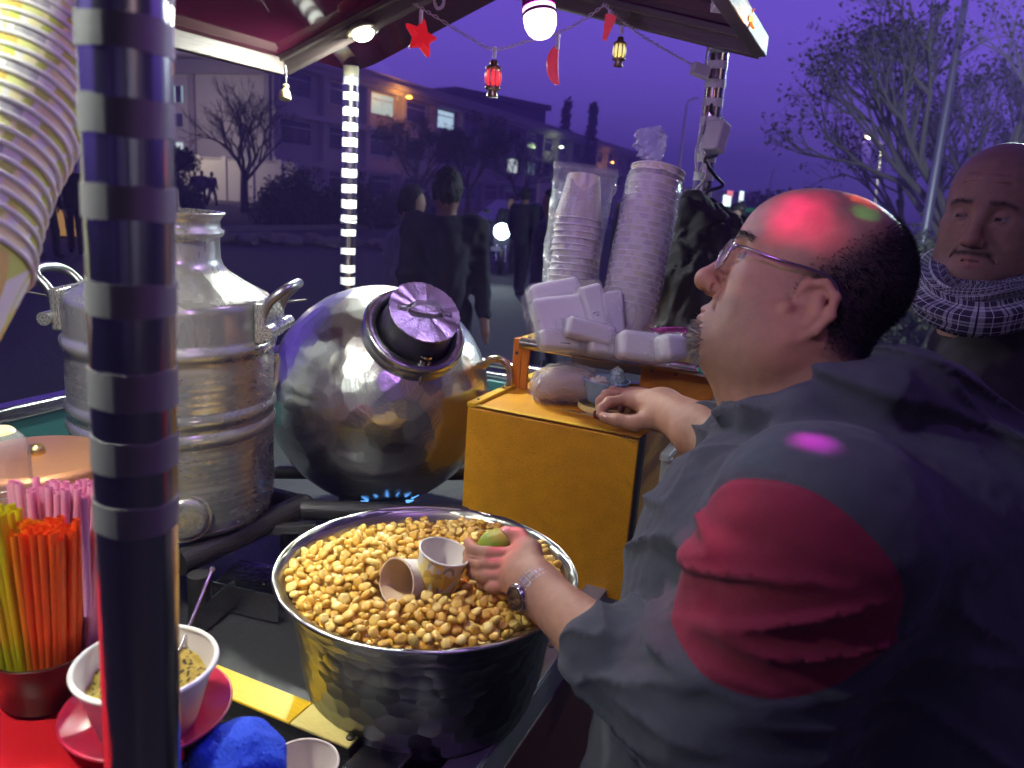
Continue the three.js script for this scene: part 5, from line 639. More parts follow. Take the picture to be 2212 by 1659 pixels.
{ // ---- the vendor
  const P = thing('person', 'big man in glasses and a grey and red hooded top reaching over the bean pot', 'person');
  const yaw = 9 * R, pit = 25 * R, Z = dirC(-Math.cos(yaw) * Math.cos(pit), Math.sin(pit), -Math.sin(yaw) * Math.cos(pit)), X = dirC(-Math.sin(yaw), 0, Math.cos(yaw)), Y = Z.clone().cross(X), s = 1.03;
  const HC = V(1503, 598, .98).addScaledVector(Z, -.120 * s).addScaledVector(Y, .036 * s), H = placeField(headField({ fat: 1.2, neckZ: -.10, chinBack: .02, earDown: .022, earFwd: .011 }), HC, X, Y, Z, s);
  const hairMask = (x, y, z) => { const a = Math.abs(x); if (a > .079 && z > -.045 && z < .015 && y < .008 && y > -.085) return -1; const line = .024 - .72 * Math.max(0, y - .01), front = line - z, low = z > -.02 ? y + .035 : y + .075 + Math.max(0, -.05 - z) * .2; return Math.min(front, low, .06); };
  const hair = [.03, .026, .032], paint = headPaint(H, SK, hairMask, hair, { stubble: .42, stubbleCol: [.2, .16, .14], fade: .04 });
  const headG = surface(H, HC.clone().add(vec(-.20, -.27, -.18)), HC.clone().add(vec(.22, .2, .18)), .0032, paint);
  const beardMask = (x, y, z) => Math.min(.03 - Math.hypot(Math.abs(x) * .8, y + .105, (z - .078) * .8), .02), hs = strands(headG, H, hairMask, 34000, .006, .00032, vec(0, -.6, 0), 5, .045), bs = strands(headG, H, beardMask, 3200, .009, .0003, vec(0, -.5, 0), 6), bwf = (k) => strands(headG, H, (x, y, z) => x * k < 0 ? -1 : .0052 - Math.abs(y - .0275 + 1.6 * Math.max(0, Math.abs(x) - .035) ** 1.3) - (Math.abs(x) < .012 || Math.abs(x) > .052 || z < .05 ? 1 : 0), 500, .008, .0004, vec(0, .1, 0), 8);
  // arms, hands: joints follow the pose
  const W = V(1163, 1274, .985), EL = V(1580, 1550, .76), hnd = (w, ks, fingers, th, pr) => { let f = null; const parts = []; ks.forEach((k) => parts.push(cap(w, k, .019, pr ?? .0125))); f = join(.022, ...parts); const fs = fingers.map(([pts, r]) => chain(pts, pts.map((_, i) => r * (1 - .09 * i)), .006)); const t = chain(th, th.map((_, i) => [.017, .0135, .0108, .0098][i]), .01); return (x, y, z) => { let d = smin(f(x, y, z), t(x, y, z), .014); for (const q of fs) d = smin(d, q(x, y, z), .0045); return d; }; };
  const kn = [V(1122, 1196, 1.04), V(1110, 1220, 1.03), V(1106, 1243, 1.022), V(1110, 1264, 1.012)];
  const hand1 = hnd(W, kn, [[[kn[0], V(1052, 1196, 1.045), V(1020, 1188, 1.057), V(1013, 1172, 1.069)], .0098], [[kn[1], V(1044, 1221, 1.036), V(1014, 1214, 1.052), V(1010, 1196, 1.066)], .0098], [[kn[2], V(1046, 1246, 1.028), V(1022, 1238, 1.046), V(1026, 1220, 1.062)], .0093], [[kn[3], V(1064, 1269, 1.02), V(1044, 1261, 1.038), V(1050, 1244, 1.054)], .0084]], [V(1158, 1240, 1.0), V(1146, 1190, 1.036), V(1120, 1160, 1.058), V(1092, 1151, 1.066)]);
  const fore1 = cap(W, V(1330, 1425, .87), .0295, .043), fore1b = cap(V(1330, 1425, .87), EL, .043, .05), arm1 = (x, y, z) => smin(smin(hand1(x, y, z), fore1(x, y, z), .02), fore1b(x, y, z), .02);
  const A0 = V(1210, 1300, .96), armG1 = surface(arm1, A0.clone().sub(vec(.17, .16, .17)), A0.clone().add(vec(.14, .12, .17)), .0026, handPaint);
  const W2 = V(1432, 882, 1.385), k2 = [V(1356, 862, 1.425), V(1362, 853, 1.455), V(1374, 852, 1.485), V(1392, 857, 1.505)];
  const hand2 = hnd(W2, k2, [[[k2[0], V(1316, 868, 1.415), V(1300, 882, 1.410), V(1296, 894, 1.405)], .0102], [[k2[1], V(1310, 853, 1.445), V(1297, 866, 1.441), V(1294, 880, 1.437)], .0102], [[k2[2], V(1324, 845, 1.475), V(1310, 856, 1.475), V(1306, 870, 1.470)], .0098], [[k2[3], V(1352, 862, 1.515), V(1344, 874, 1.510), V(1342, 886, 1.505)], .0092]], [V(1412, 903, 1.365), V(1372, 914, 1.370), V(1334, 908, 1.380), V(1306, 902, 1.395)], .015);
  const E2 = V(1640, 1010, 1.100), fore2 = cap(W2, V(1520, 935, 1.240), .034, .046), fore2b = cap(V(1520, 935, 1.240), E2, .046, .05), arm2 = (x, y, z) => smin(smin(hand2(x, y, z), fore2(x, y, z), .025), fore2b(x, y, z), .02);
  const A2 = V(1430, 890, 1.36), armG2 = surface(arm2, A2.clone().sub(vec(.17, .13, .24)), A2.clone().add(vec(.2, .11, .26)), .0032, handPaint);
  const torsoSkin = join(.05, cap(V(1810, 900, .95), V(1790, 1250, .97), .08, .16), cap(V(1790, 1250, .97), V(1730, 1600, .95), .16, .17)), tc = V(1780, 1250, .96), torsoG = surface(torsoSkin, tc.clone().sub(vec(.3, .45, .3)), tc.clone().add(vec(.3, .35, .3)), .016, handPaint);
  obj('body', [headG, armG1, armG2, torsoG], skinMat(), P);
  obj('hair', [hs], mat(hair, .55), P); obj('beard', bs, mat([.62, .56, .54], .6), P); const browM = mat(hair, .6); for (const k of [1, -1]) { const b = bwf(k); if (b) obj('eyebrow', b, browM, P); }
  // legs out of the picture, so that he stands
  const hip = V(1760, 1650, .95), ft = hip.clone().setY(.06), lx = dirC(0, 0, 1).setY(0).normalize(); const legs = join(.05, cap(hip, hip.clone().setY(.8), .2, .19), ...[-1, 1].map((k) => chain([hip.clone().setY(.85).addScaledVector(lx, .1 * k), hip.clone().setY(.48).addScaledVector(lx, .12 * k), ft.clone().setY(.1).addScaledVector(lx, .13 * k)], [.12, .09, .07], .02)));
  obj('trousers', surface(legs, vec(hip.x - .3, .02, hip.z - .35), vec(hip.x + .3, 1.15, hip.z + .35), .02), mat([.02, .022, .035], .85), P);
  for (const k of [-1, 1]) obj('shoe', surface(ell(ft.clone().addScaledVector(lx, .13 * k).add(dirC(-.06, 0, 0).setY(-.02)), vec(.14, .055, .055)), ft.clone().sub(vec(.35, .06, .35)), ft.clone().add(vec(.35, .2, .35)), .012), M.black, P);
  // hooded top
  const torso = join(.06, cap(V(1865, 1115, .97), V(1785, 1270, .97), .172, .236), cap(V(1785, 1270, .97), V(1715, 1680, .95), .236, .258), cap(V(2030, 1200, .95), V(2020, 1600, .95), .165, .2)), shoulder = ell(V(1800, 1140, .82), vec(.13, .085, .11), CQ), S0 = V(1765, 1155, .735);
  const upper = cap(S0, EL, .112, .090), cuff = V(1318, 1413, .872), lower = cap(EL, cuff, .086, .056), sleeve2 = chain([V(1700, 960, 1.08), V(1610, 975, 1.16), V(1545, 940, 1.235)], [.10, .066, .056], .03);
  const hood = join(.012, chain([[1580, 905, .94], [1650, 908, .87], [1750, 897, .83], [1860, 878, .83], [1945, 861, .87], [2010, 882, .92], [2090, 980, .94], [2130, 1065, .94]].map((q) => V(...q)), [.017, .024, .032, .042, .050, .056, .062, .06], .03), chain([[1580, 902, .94], [1640, 880, 1.02], [1800, 862, 1.08], [1960, 866, 1.0]].map((q) => V(...q)), [.016, .03, .05, .05], .03), chain([[1560, 955, .93], [1650, 985, .86], [1760, 990, .815], [1880, 975, .815], [1990, 985, .87], [2100, 1060, .93]].map((q) => V(...q)), [.012, .022, .03, .036, .044, .05], .03), chain([[1640, 940, .855], [1760, 938, .81], [1880, 915, .81], [1980, 915, .86]].map((q) => V(...q)), [.012, .016, .018, .02], .03));
  const nE = (x, y, z, fx, fy, s2) => N3(x * fx + s2, y * fy, z * fx + s2), ridge = (v) => Math.max(0, 1 - Math.abs(v) * 2.2) ** 1.5;
  const top0 = (x, y, z) => { let d = smin(torso(x, y, z), shoulder(x, y, z), .11); d = smin(d, sleeve2(x, y, z), .04); const u = upper(x, y, z), l = lower(x, y, z), a = smin(u, l, .05); d = smin(d, a, .035); return smin(d, hood(x, y, z), .014); };
  const ax = EL.clone().sub(S0), aL = ax.lengthSq(), cv = CQ.clone().invert(), tv = vec(0, 0, 0);
  const RE = ell(V(1635, 1262, .67), vec(.122, .090, .12), CQ.clone().multiply(new THREE.Quaternion().setFromEuler(new THREE.Euler(0, 0, -.32))));
  const seam = (x, y, z) => { const t = ((x - S0.x) * ax.x + (y - S0.y) * ax.y + (z - S0.z) * ax.z) / aL + .03 * N3(x * 8, y * 8, z * 8), u = upper(x, y, z), o = Math.min(torso(x, y, z) - .012, lower(x, y, z) + .05, hood(x, y, z)); return Math.max(u - o, RE(x, y, z) + .006 * N3(x * 7, y * 7, z * 7), (t - .76) * .25); };
  const hoodie = (x, y, z) => {
    const d = top0(x, y, z); if (Math.abs(d) > .05) return d; const t = ((x - S0.x) * ax.x + (y - S0.y) * ax.y + (z - S0.z) * ax.z) / aL, onArm = sst(.05, .0, upper(x, y, z)), el = sst(.05, 0, lower(x, y, z));
    tv.set(x - EYE.x, y - EYE.y, z - EYE.z).applyQuaternion(cv); const cx = tv.x, cy = tv.y, cz = tv.z;
    let w = .0035 * nE(x, y, z, 9, 9, 4) + .0012 * nE(x, y, z, 34, 34, 1); w -= onArm * .016 * Math.max(0, ridge(N3(cx * 3 + 2, cy * 15 - cx * 2.5, cz * 3))) * sst(.0, .25, t); w -= el * .013 * Math.max(0, ridge(N3(cx * 6 + cy * 9, cy * 7 - cx * 9 + 3, cz * 4))); w -= (1 - onArm) * (1 - el) * .012 * Math.max(0, ridge(N3(cx * 3 + cy * 2, cy * 7.5 + cx * 4 + 9, cz * 3)));
w -= sst(.06, .0, hood(x, y, z)) * .015 * Math.max(0, ridge(N3(cx * 2.2 + 5, cy * 13 + cx * 4.5, cz * 2))); const sm = Math.abs(seam(x, y, z)); return d + w * .75 + .004 + (sm < .006 ? .0025 * (1 - sm / .006) : 0);
  };
  vendorField = (x, y, z) => Math.min(hoodie(x, y, z), H(x, y, z));
  const g = surface(hoodie, V(1765, 1270, .92).sub(vec(.50, .46, .50)), V(1765, 1270, .92).add(vec(.60, .42, .50)), .0072);
  const [red, grey] = cut(g, seam), cloth = (c) => mat(c, .92, 0, { sheen: .35, sheenColor: rgb(.5, .5, .6), sheenRoughness: .7, bumpMap: rep(T.weave, 16, 16), bumpScale: .0012 });
  obj('hooded_top', grey, cloth([.058, .060, .078]), P); obj('red_sleeve', red, cloth([.21, .012, .036]), P, 'crimson upper sleeve of the hooded top');
  obj('collar', tube([[1560, 905, .93], [1568, 876, .95], [1585, 848, .97], [1594, 840, .98]].map((q) => V(...q)), .007, 24, 8), cloth([.10, .10, .12]), P); for (let i = 0; i < 7; i++) obj('zip_tooth', ball(V(1572 + i * 2.4, 872 - i * 4.2, .945 + i * .003), vec(.0028, .0016, .002), 8, 6), M.chrome, P);
  const nailM = mat([.62, .40, .33], .3, 0, { clearcoat: .3 }), nail = (p, n, d) => { d.addScaledVector(n, -d.dot(n)).normalize(); const m = new THREE.Matrix4().makeBasis(d, n, d.clone().cross(n)); obj('nail', xf(new THREE.SphereGeometry(1, 14, 8), p, new THREE.Quaternion().setFromRotationMatrix(m), vec(.0068, .0018, .0052)), nailM, P); };
  nail(V(1095, 1146, 1.058), dirC(-.1, .6, .8).normalize(), dirC(-.95, .2, -.25).normalize()); nail(V(1310, 898, 1.386), dirC(-.1, .75, .65).normalize(), dirC(-.98, -.1, .05).normalize());
  // glasses, watch, lime
  const gl = thing('eyeglasses', 'thin metal framed eyeglasses worn by the vendor', 'glasses'), o = (x, y, z) => H.out(x, y, z), gm = mat([.45, .38, .42], .25, 1);
  for (const k of [1, -1]) { const r = []; for (let i = 0; i < 28; i++) { const a = i / 28 * 6.283, c = Math.cos(a), q = Math.sin(a); r.push(o(k * (.034 + .026 * Math.sign(c) * Math.abs(c) ** .6), -.004 + .017 * Math.sign(q) * Math.abs(q) ** .65, .1035 - .05 * (.034 + .026 * c - .03) - Math.abs(.034 + .026 * c) * .06)); } obj('lens_frame', tube(r, .0016, 80, 6, true), gm, gl);
    const lg = new THREE.CircleGeometry(1, 28); bend(lg, (p) => { const c = p.x, q = p.y; p.copy(o(k * (.034 + .0255 * Math.sign(c) * Math.abs(c) ** .75), -.004 + .0168 * Math.sign(q) * Math.abs(q) ** .75, .1035 - .05 * (.034 + .026 * c - .03) - Math.abs(.034 + .026 * c) * .06)); }); obj('lens', lg, mat([1, 1, 1], .03, 0, { transmission: 1, thickness: 0, side: THREE.DoubleSide }), gl);
    obj('temple', tube([o(k * .061, .004, .0955), o(k * .07, .005, .088), o(k * .0835, .004, .05), o(k * .0865, .008, .01), o(k * .088, .006, -.012), o(k * .087, -.01, -.032)], .0018, 50, 6), gm, gl); obj('hinge', [ball(o(k * .063, .004, .0945), .003, 10, 8), rod(o(k * .061, .008, .096), o(k * .061, -.001, .096), .0022, .0022, 8)], M.chrome, gl); obj('nose_pad', ball(o(k * .008, -.012, .1005), vec(.002, .004, .002), 10, 8), gm, gl); }
  obj('bridge', tube([o(-.009, .0, .1035), o(0, .003, .106), o(.009, .0, .1035)], .0011, 16, 6), gm, gl);
  const wt = thing('wrist_watch', 'silver wrist watch with a metal link band on the left wrist of the vendor', 'watch'), wc = V(1166, 1277, .982), wd = V(1330, 1425, .87).sub(W).normalize(), wa = dirC(.75, .55, .2).cross(wd).normalize(), wb = wd.clone().cross(wa); const links = 20; for (let i = 0; i < links; i++) { const a = i / links * 6.283, n = wa.clone().multiplyScalar(Math.cos(a)).addScaledVector(wb, Math.sin(a)), m = new THREE.Matrix4().makeBasis(n, wd.clone().cross(n), wd); const l = obj('band_link', [box(.0035, .0096, .007, wc.clone().addScaledVector(n, .0325), new THREE.Quaternion().setFromRotationMatrix(m), .001), box(.003, .009, .0055, wc.clone().addScaledVector(n, .0324).addScaledVector(wd, .0065), new THREE.Quaternion().setFromRotationMatrix(m), .001), box(.003, .009, .0055, wc.clone().addScaledVector(n, .0324).addScaledVector(wd, -.0065), new THREE.Quaternion().setFromRotationMatrix(m), .001)], mat([.6, .58, .6], .28, 1), wt); }
  { const n = V(1138, 1302, .955).sub(wc); n.addScaledVector(wd, -n.dot(wd)).normalize(); const p = wc.clone().addScaledVector(n, .034); obj('case', xf(lathe([[0, -.004], [.017, -.004], [.0185, 0], [.0175, .004], [.0155, .005], [0, .005]], 36), p, qTo(n)), M.chrome, wt); obj('dial', xf(new THREE.CylinderGeometry(.015, .015, .0006, 32), p.clone().addScaledVector(n, .0055), qTo(n)), mat([.02, .02, .03], .15, 0, { clearcoat: 1 }), wt); }
  const lm = thing('lime', 'cut green lime squeezed in the hand of the vendor', 'lime'), lc = V(1072, 1172, 1.066), lq = CQ.clone().multiply(new THREE.Quaternion().setFromEuler(new THREE.Euler(.2, .3, .1))); obj('peel', xf(bend(new THREE.SphereGeometry(1, 28, 20), (p) => { p.set(p.x * .026, Math.max(p.y, -.3) * .019, p.z * .02); const k = 1 + .02 * N3(p.x * 300, p.y * 300, p.z * 300); p.multiplyScalar(k); }), lc, lq), mat([.30, .50, .03], .4, 0, { bumpMap: rep(T.fine, 2, 2), bumpScale: .0006 }), lm);
}
{ // ---- the man with the checked scarf
  const P = thing('person', 'bald man with a moustache in a checked scarf watching from the right edge', 'person'), Z = dirC(-.72, -.2, .66).normalize(), X = vec(0, 1, 0).addScaledVector(dirC(.05, 0, 0), 1).cross(Z).normalize(), Y = Z.clone().cross(X), s = 1.08, HC = V(2092, 520, 1.42).addScaledVector(Z, -.120 * s).addScaledVector(Y, .036 * s), H = placeField(headField({ fat: .25, eyeOpen: .0028 }), HC, X, Y, Z, s);
  const mask = (x, y, z) => Math.min(-.03 - z - .5 * Math.max(0, y - .03), y + .05, .02), paint = headPaint(H, [.33, .19, .14], mask, [.05, .045, .045], { stubble: .3, stubbleCol: [.1, .08, .08], moustache: true, look: [-.0035, -.002] }), hg = surface(H, HC.clone().add(vec(-.18, -.25, -.18)), HC.clone().add(vec(.2, .18, .18)), .0035, paint);
  const tors = cap(V(2210, 860, 1.64), V(2190, 1300, 1.62), .12, .16), tc = V(2190, 1000, 1.62); obj('body', [hg, surface(tors, tc.clone().sub(vec(.25, .6, .25)), tc.clone().add(vec(.25, .45, .25)), .03, handPaint)], skinMat(), P);
  const ms = strands(hg, H, (x, y, z) => .0048 - Math.abs(y + .0575 + Math.abs(x) * .16) - (Math.abs(x) > .03 || z < .07 ? 1 : 0), 1100, .005, .0003, vec(0, -.8, 0), 15), bwf = (k) => strands(hg, H, (x, y, z) => x * k < 0 ? -1 : .0036 - Math.abs(y - .0275 + 1.6 * Math.max(0, Math.abs(x) - .035) ** 1.3 + .1 * Math.max(0, .03 - Math.abs(x))) - (Math.abs(x) < .01 || Math.abs(x) > .052 || z < .05 ? 1 : 0), 500, .007, .0003, vec(0, .1, 0), 16), hr = strands(hg, H, mask, 5000, .006, .0004, vec(0, -.5, 0), 17);
  if (ms) obj('moustache', ms, mat([.03, .025, .025], .6), P); for (const k of [1, -1]) { const b = bwf(k); if (b) obj('eyebrow', b, mat([.03, .025, .025], .6), P); } if (hr) obj('hair', hr, mat([.1, .1, .1], .6), P);
  const coat0 = join(.07, cap(V(2190, 775, 1.64), V(2190, 1300, 1.66), .165, .21), cap(V(2110, 830, 1.56), V(2090, 1100, 1.5), .085, .075), cap(V(2330, 830, 1.75), V(2380, 1150, 1.7), .09, .08), cap(V(2190, 1300, 1.66), V(2190, 1300, 1.66).setY(.55), .21, .2)), coat = (x, y, z) => coat0(x, y, z) + .006 * N3(x * 8, y * 5, z * 8) + .003 * N3(x * 22, y * 12, z * 22); const cc = V(2190, 1000, 1.62);
  obj('coat', surface(coat, vec(cc.x - .36, .5, cc.z - .36), vec(cc.x + .5, 1.55, cc.z + .36), .013), mat([.05, .045, .05], .9, 0, { bumpMap: rep(T.weave, 10, 10), bumpScale: .002 }), P);
  const lg = join(.03, ...[-1, 1].map((k) => cap(vec(cc.x + .1 * k, .7, cc.z), vec(cc.x + .12 * k, .08, cc.z), .1, .07))); obj('trousers', surface(lg, vec(cc.x - .3, .01, cc.z - .2), vec(cc.x + .3, .8, cc.z + .2), .025), M.black, P);
  // scarf, wound twice
  const cv = document.createElement('canvas'); cv.width = cv.height = 256; const c = cv.getContext('2d'); c.fillStyle = '#3a3850'; c.fillRect(0, 0, 256, 256); for (let i = 0; i < 4; i++) { c.fillStyle = 'rgba(235,235,245,.55)'; c.fillRect(i * 64 + 4, 0, 26, 256); c.fillRect(0, i * 64 + 4, 256, 22); c.fillStyle = 'rgba(10,10,40,.8)'; c.fillRect(i * 64 + 14, 0, 4, 256); c.fillRect(0, i * 64 + 13, 256, 4); c.fillStyle = 'rgba(245,245,255,.85)'; c.fillRect(i * 64 + 44, 0, 2, 256); c.fillRect(0, i * 64 + 46, 256, 2); }
  const pl = new THREE.CanvasTexture(cv); pl.colorSpace = THREE.SRGBColorSpace; pl.wrapS = pl.wrapT = THREE.RepeatWrapping; pl.repeat.set(9, 2.2); const sm = mat([1, 1, 1], .95, 0, { map: pl, bumpMap: rep(T.weave, 30, 6), bumpScale: .0015, side: THREE.DoubleSide });
  const sc = thing('scarf', 'black and white checked scarf wound round the neck of the bald man', 'scarf'); const loopS = (pts, r, seed, name) => { const gq = tube(pts.map((q) => V(...q)), r, 140, 30), a = gq.attributes; const cvs = new THREE.CatmullRomCurve3(pts.map((q) => V(...q))); bend(gq, (p, i) => { const u = a.uv.getX(i), k = cvs.getPoint(Math.min(1, Math.max(0, u))), d = p.clone().sub(k), w = 1 + .26 * N3(Math.cos(a.uv.getY(i) * 6.283) * 2.2 + seed, Math.sin(a.uv.getY(i) * 6.283) * 2.2, u * 3) ; d.multiplyScalar(w); d.y *= .86; p.copy(k).add(d); }); obj(name, gq, sm, sc); };
  loopS([[2330, 560, 1.66], [2240, 540, 1.72], [2120, 560, 1.70], [2040, 580, 1.62], [2018, 610, 1.54], [2045, 655, 1.46], [2110, 675, 1.42], [2200, 655, 1.42], [2300, 620, 1.46]], .048, 1, 'fold'); loopS([[2300, 585, 1.48], [2210, 618, 1.45], [2130, 640, 1.44], [2085, 630, 1.47], [2050, 590, 1.56], [2090, 560, 1.66]], .030, 4, 'fold'); loopS([[2050, 640, 1.45], [2120, 640, 1.40], [2220, 618, 1.39], [2330, 600, 1.42]], .024, 7, 'fold');
}
// ---- people farther off
function walker(label, at, yaw, h, o = {}) { // a standing or walking figure; its own axes: facing z, feet at the ground
  const k = h / 1.75, P = thing('person', label, 'person', null), q = qY(yaw), w = (x, y, z) => vec(x * k, y * k, z * k).applyQuaternion(q).add(at), cell = o.cell ?? .022, st = o.step ?? .12, sw = o.swing ?? .1, b = o.bulk ?? 1;
  const hd = [ell(w(0, 1.63, .01), vec(.078, .115, .095).multiplyScalar(k), q), cap(w(0, 1.42, -.01), w(0, 1.55, 0), .055 * k)], arms = [1, -1].map((s) => { const e = o['arm' + s] ?? [[.20, 1.41, 0], [.255, 1.14, -.03 + s * sw * .3], [.265, .89, .02 + s * sw]]; return e.map(([x, y, z]) => w(s * x, y, z)); }), legs = [1, -1].map((s) => [w(s * .09, .92, 0), w(s * .10, .5, s * st * .6 + .02), w(s * .105, .08, s * st - .02)]);
  const hands = arms.map((a) => { const d = a[2].clone().sub(a[1]).normalize(), e = a[2].clone().addScaledVector(d, .085 * k); return join(.015, cap(a[2], e, .030 * k, .026 * k), cap(e, e.clone().addScaledVector(d, .075 * k).add(w(0, 0, .02).sub(at)), .024 * k, .014 * k), cap(a[2].clone().addScaledVector(d, .03 * k), a[2].clone().addScaledVector(d, .1 * k).add(w(0, 0, .04).sub(at)), .012 * k, .01 * k)); });
  const core = join(.06, cap(w(0, 1.0, 0), w(0, 1.32, 0), .12 * k, .13 * k), ...legs.map((l) => chain(l, [.075 * k, .05 * k, .035 * k], .02)), ...arms.map((a) => chain(a, [.045 * k, .036 * k, .026 * k], .02)), ...hd), skinF = join(.012, core, ...hands);
  const lo = at.clone().add(vec(-.55 * k, -.02, -.55 * k)), hi = at.clone().add(vec(.55 * k, 1.85 * k, .55 * k)), n = (f) => surface(f, lo, hi, cell);
  obj('body', n(skinF), mat(o.skin ?? [.3, .17, .12], .6), P);
  const jk = join(.07, cap(w(0, o.coat ?? .92, 0), w(0, 1.3, -.01), .165 * k * b, .175 * k * b), cap(w(-.15, 1.39, -.01), w(.15, 1.39, -.01), .085 * k), ...arms.map((a) => chain([a[0], a[1], a[2].clone().lerp(a[1], .08)], [.078 * k * b, .062 * k * b, .048 * k * b], .03))); const jw = (x, y, z) => jk(x, y, z) + .008 * N3(x * 9, y * 9, z * 9); obj('jacket', n(jw), mat(o.jacket ?? [.02, .02, .03], .85), P);
  obj('trousers', n(join(.04, cap(w(0, .98, 0), w(0, .9, 0), .14 * k), ...legs.map((l) => chain(l, [.098 * k, .074 * k, .062 * k], .02)))), mat(o.trousers ?? [.015, .015, .02], .85), P);
  for (const l of legs) obj('shoe', surface(ell(l[2].clone().add(w(0, -.03, .05).sub(at)), vec(.05, .05, .13).multiplyScalar(k), q), l[2].clone().subScalar(.2), l[2].clone().addScalar(.2), Math.min(.02, cell)), M.black, P);
  if (o.hair !== false) { const hf = (x, y, z) => Math.max(hd[0](x, y, z) - .012 * k + .006 * N3(x * 30, y * 30, z * 30), ((x - w(0, 1.64, .035).x) * Math.sin(yaw) + (z - w(0, 1.64, .035).z) * Math.cos(yaw)) - Math.max(0, y - w(0, 1.66, 0).y) * .9); obj('hair', surface(hf, w(0, 1.63, 0).subScalar(.2), w(0, 1.63, 0).addScalar(.2), Math.min(cell, .012)), mat(o.hair ?? [.012, .011, .014], .7), P); }
  if (o.cap) obj('cap', [xf(new THREE.SphereGeometry(.105 * k, 20, 10, 0, 6.283, 0, 1.4), w(0, 1.67, 0), q), xf(new THREE.CylinderGeometry(.08 * k, .08 * k, .012, 20, 1, false, -1.57, 3.14), w(0, 1.70, .08), q)], M.black, P);
  return P;
}
const gnd = (px, py, d) => V(px, py, d).setY(0);
walker('man in a dark jacket walking away behind the round pot', gnd(962, 500, 4.6), Math.PI + .15, 1.78, { cell: .014, bulk: .9, step: .18, swing: .08, jacket: [.018, .018, .03], arm1: [[.18, 1.41, 0], [.215, 1.14, -.03], [.225, .89, 0]], 'arm-1': [[.18, 1.41, 0], [.225, 1.14, .02], [.25, .90, -.08]] });
walker('grey clad pedestrian left of the man in the dark jacket', gnd(885, 500, 5.2), Math.PI * .55, 1.66, { cell: .018, jacket: [.2, .19, .2], trousers: [.12, .12, .13] });
walker('person in a long grey coat partly hidden by the left cup bag', gnd(1188, 520, 7.2), -1.4, 1.72, { cell: .02, coat: .6, jacket: [.07, .06, .075] });
walker('dark silhouetted man standing left of the near post', gnd(160, 460, 14.5), .4, 1.75, { cell: .03, step: .22, jacket: [.012, .01, .014] }); walker('dark silhouetted figure beside the curved cup stack', gnd(98, 460, 13.5), 1.2, 1.68, { cell: .03, jacket: [.012, .01, .014] });
walker('leftmost of three dark pedestrians before the pale lit wall', gnd(422, 420, 40), .2, 1.7, { cell: .06 }); walker('middle of three dark pedestrians before the pale lit wall', gnd(437, 420, 40.5), .5, 1.76, { cell: .06 }); walker('rightmost of three dark pedestrians before the pale lit wall', gnd(458, 420, 39), 1, 1.72, { cell: .06, step: .25 });
walker('man in a black cap between the right post and the head of the vendor', gnd(1588, 500, 9.5), -.9, 1.72, { cell: .022, cap: true, jacket: [.05, .03, .04] });
walker('rider sitting on the scooter with the bright headlight', gnd(1100, 500, 16.6).add(vec(0, -.12, 0)), .08, 1.72, { cell: .03, step: .3, jacket: [.02, .02, .03], arm1: [[.20, 1.41, 0], [.27, 1.2, .2], [.24, 1.12, .45]], 'arm-1': [[.20, 1.41, 0], [.27, 1.2, .2], [.24, 1.12, .45]] });
walker('dark pedestrian right of the scooter', gnd(1130, 500, 13), 2.6, 1.78, { cell: .03 });
// ---------------------------------------------------------------- scooter, parked vehicles, odds and ends in the street
{
  const t = thing('scooter', 'dark scooter with a bright white headlight facing the cart', 'scooter'), b = gnd(1085, 500, 16), q = qY(.08), w = (x, y, z) => vec(x, y, z).applyQuaternion(q).add(b), body = mat([.03, .03, .05], .3, .2);
  for (const z of [.0, -1.25]) { const wh = obj('wheel', xf(new THREE.TorusGeometry(.21, .06, 10, 28), w(0, .27, z), qY(.08 + Math.PI / 2)), M.rubber, t); obj('rim', [0, 1, 2, 3].map((k) => rod(w(0, .27 + .18 * Math.cos(k * .8), z + .18 * Math.sin(k * .8)), w(0, .27 - .18 * Math.cos(k * .8), z - .18 * Math.sin(k * .8)), .015, .015, 6)), M.chrome, wh); }
  obj('front_shield', xf(bend(new RoundedBoxGeometry(.42, .62, .12, 5, .05), (p) => { p.z -= p.x * p.x * .9; p.x *= 1 - .25 * Math.max(0, -p.y); }), w(0, .72, -.12), q), body, t); obj('fork', [rod(w(-.09, .27, 0), w(-.09, .6, -.08), .03), rod(w(.09, .27, 0), w(.09, .6, -.08), .03)], M.chrome, t); obj('seat', xf(new RoundedBoxGeometry(.3, .14, .75, 4, .06), w(0, .78, -1.0), q), M.black, t); obj('rear_body', xf(new RoundedBoxGeometry(.32, .4, .9, 4, .1), w(0, .52, -1.0), q), body, t); obj('footboard', xf(new RoundedBoxGeometry(.3, .06, .5, 2, .02), w(0, .32, -.5), q), body, t);
  obj('handlebar', tube([w(-.36, 1.06, -.24), w(-.2, 1.04, -.14), w(0, 1.0, -.1), w(.2, 1.04, -.14), w(.36, 1.06, -.24)], .02, 30, 8), M.black, t); for (const s of [-1, 1]) obj('mirror', [rod(w(s * .25, 1.05, -.15), w(s * .33, 1.25, -.18), .008), ball(w(s * .34, 1.28, -.18), vec(.07, .045, .015))], M.black, t);
  const hp = V(1084, 500, 15.8); hp.setY(Math.min(hp.y, .98)); obj('headlight', xf(lathe([[0, .06], [.13, .045], [.165, .0], [.13, -.08], [0, -.1]], 28), hp, qTo(EYE.clone().sub(hp))), glow([.8, 1, 1], 14), t); const l = new THREE.SpotLight(rgb(.8, 1, 1), 9, 0, .5, .9); l.position.copy(hp).addScaledVector(EYE.clone().sub(hp).normalize(), .08); l.target.position.set(0, .0, -5); l.castShadow = true; l.name = 'headlight_beam'; scene.add(l, l.target);
  obj('plate', box(.2, .09, .01, V(1070, 547, 15.7).setY(.55), q, .01), M.white, t);
}
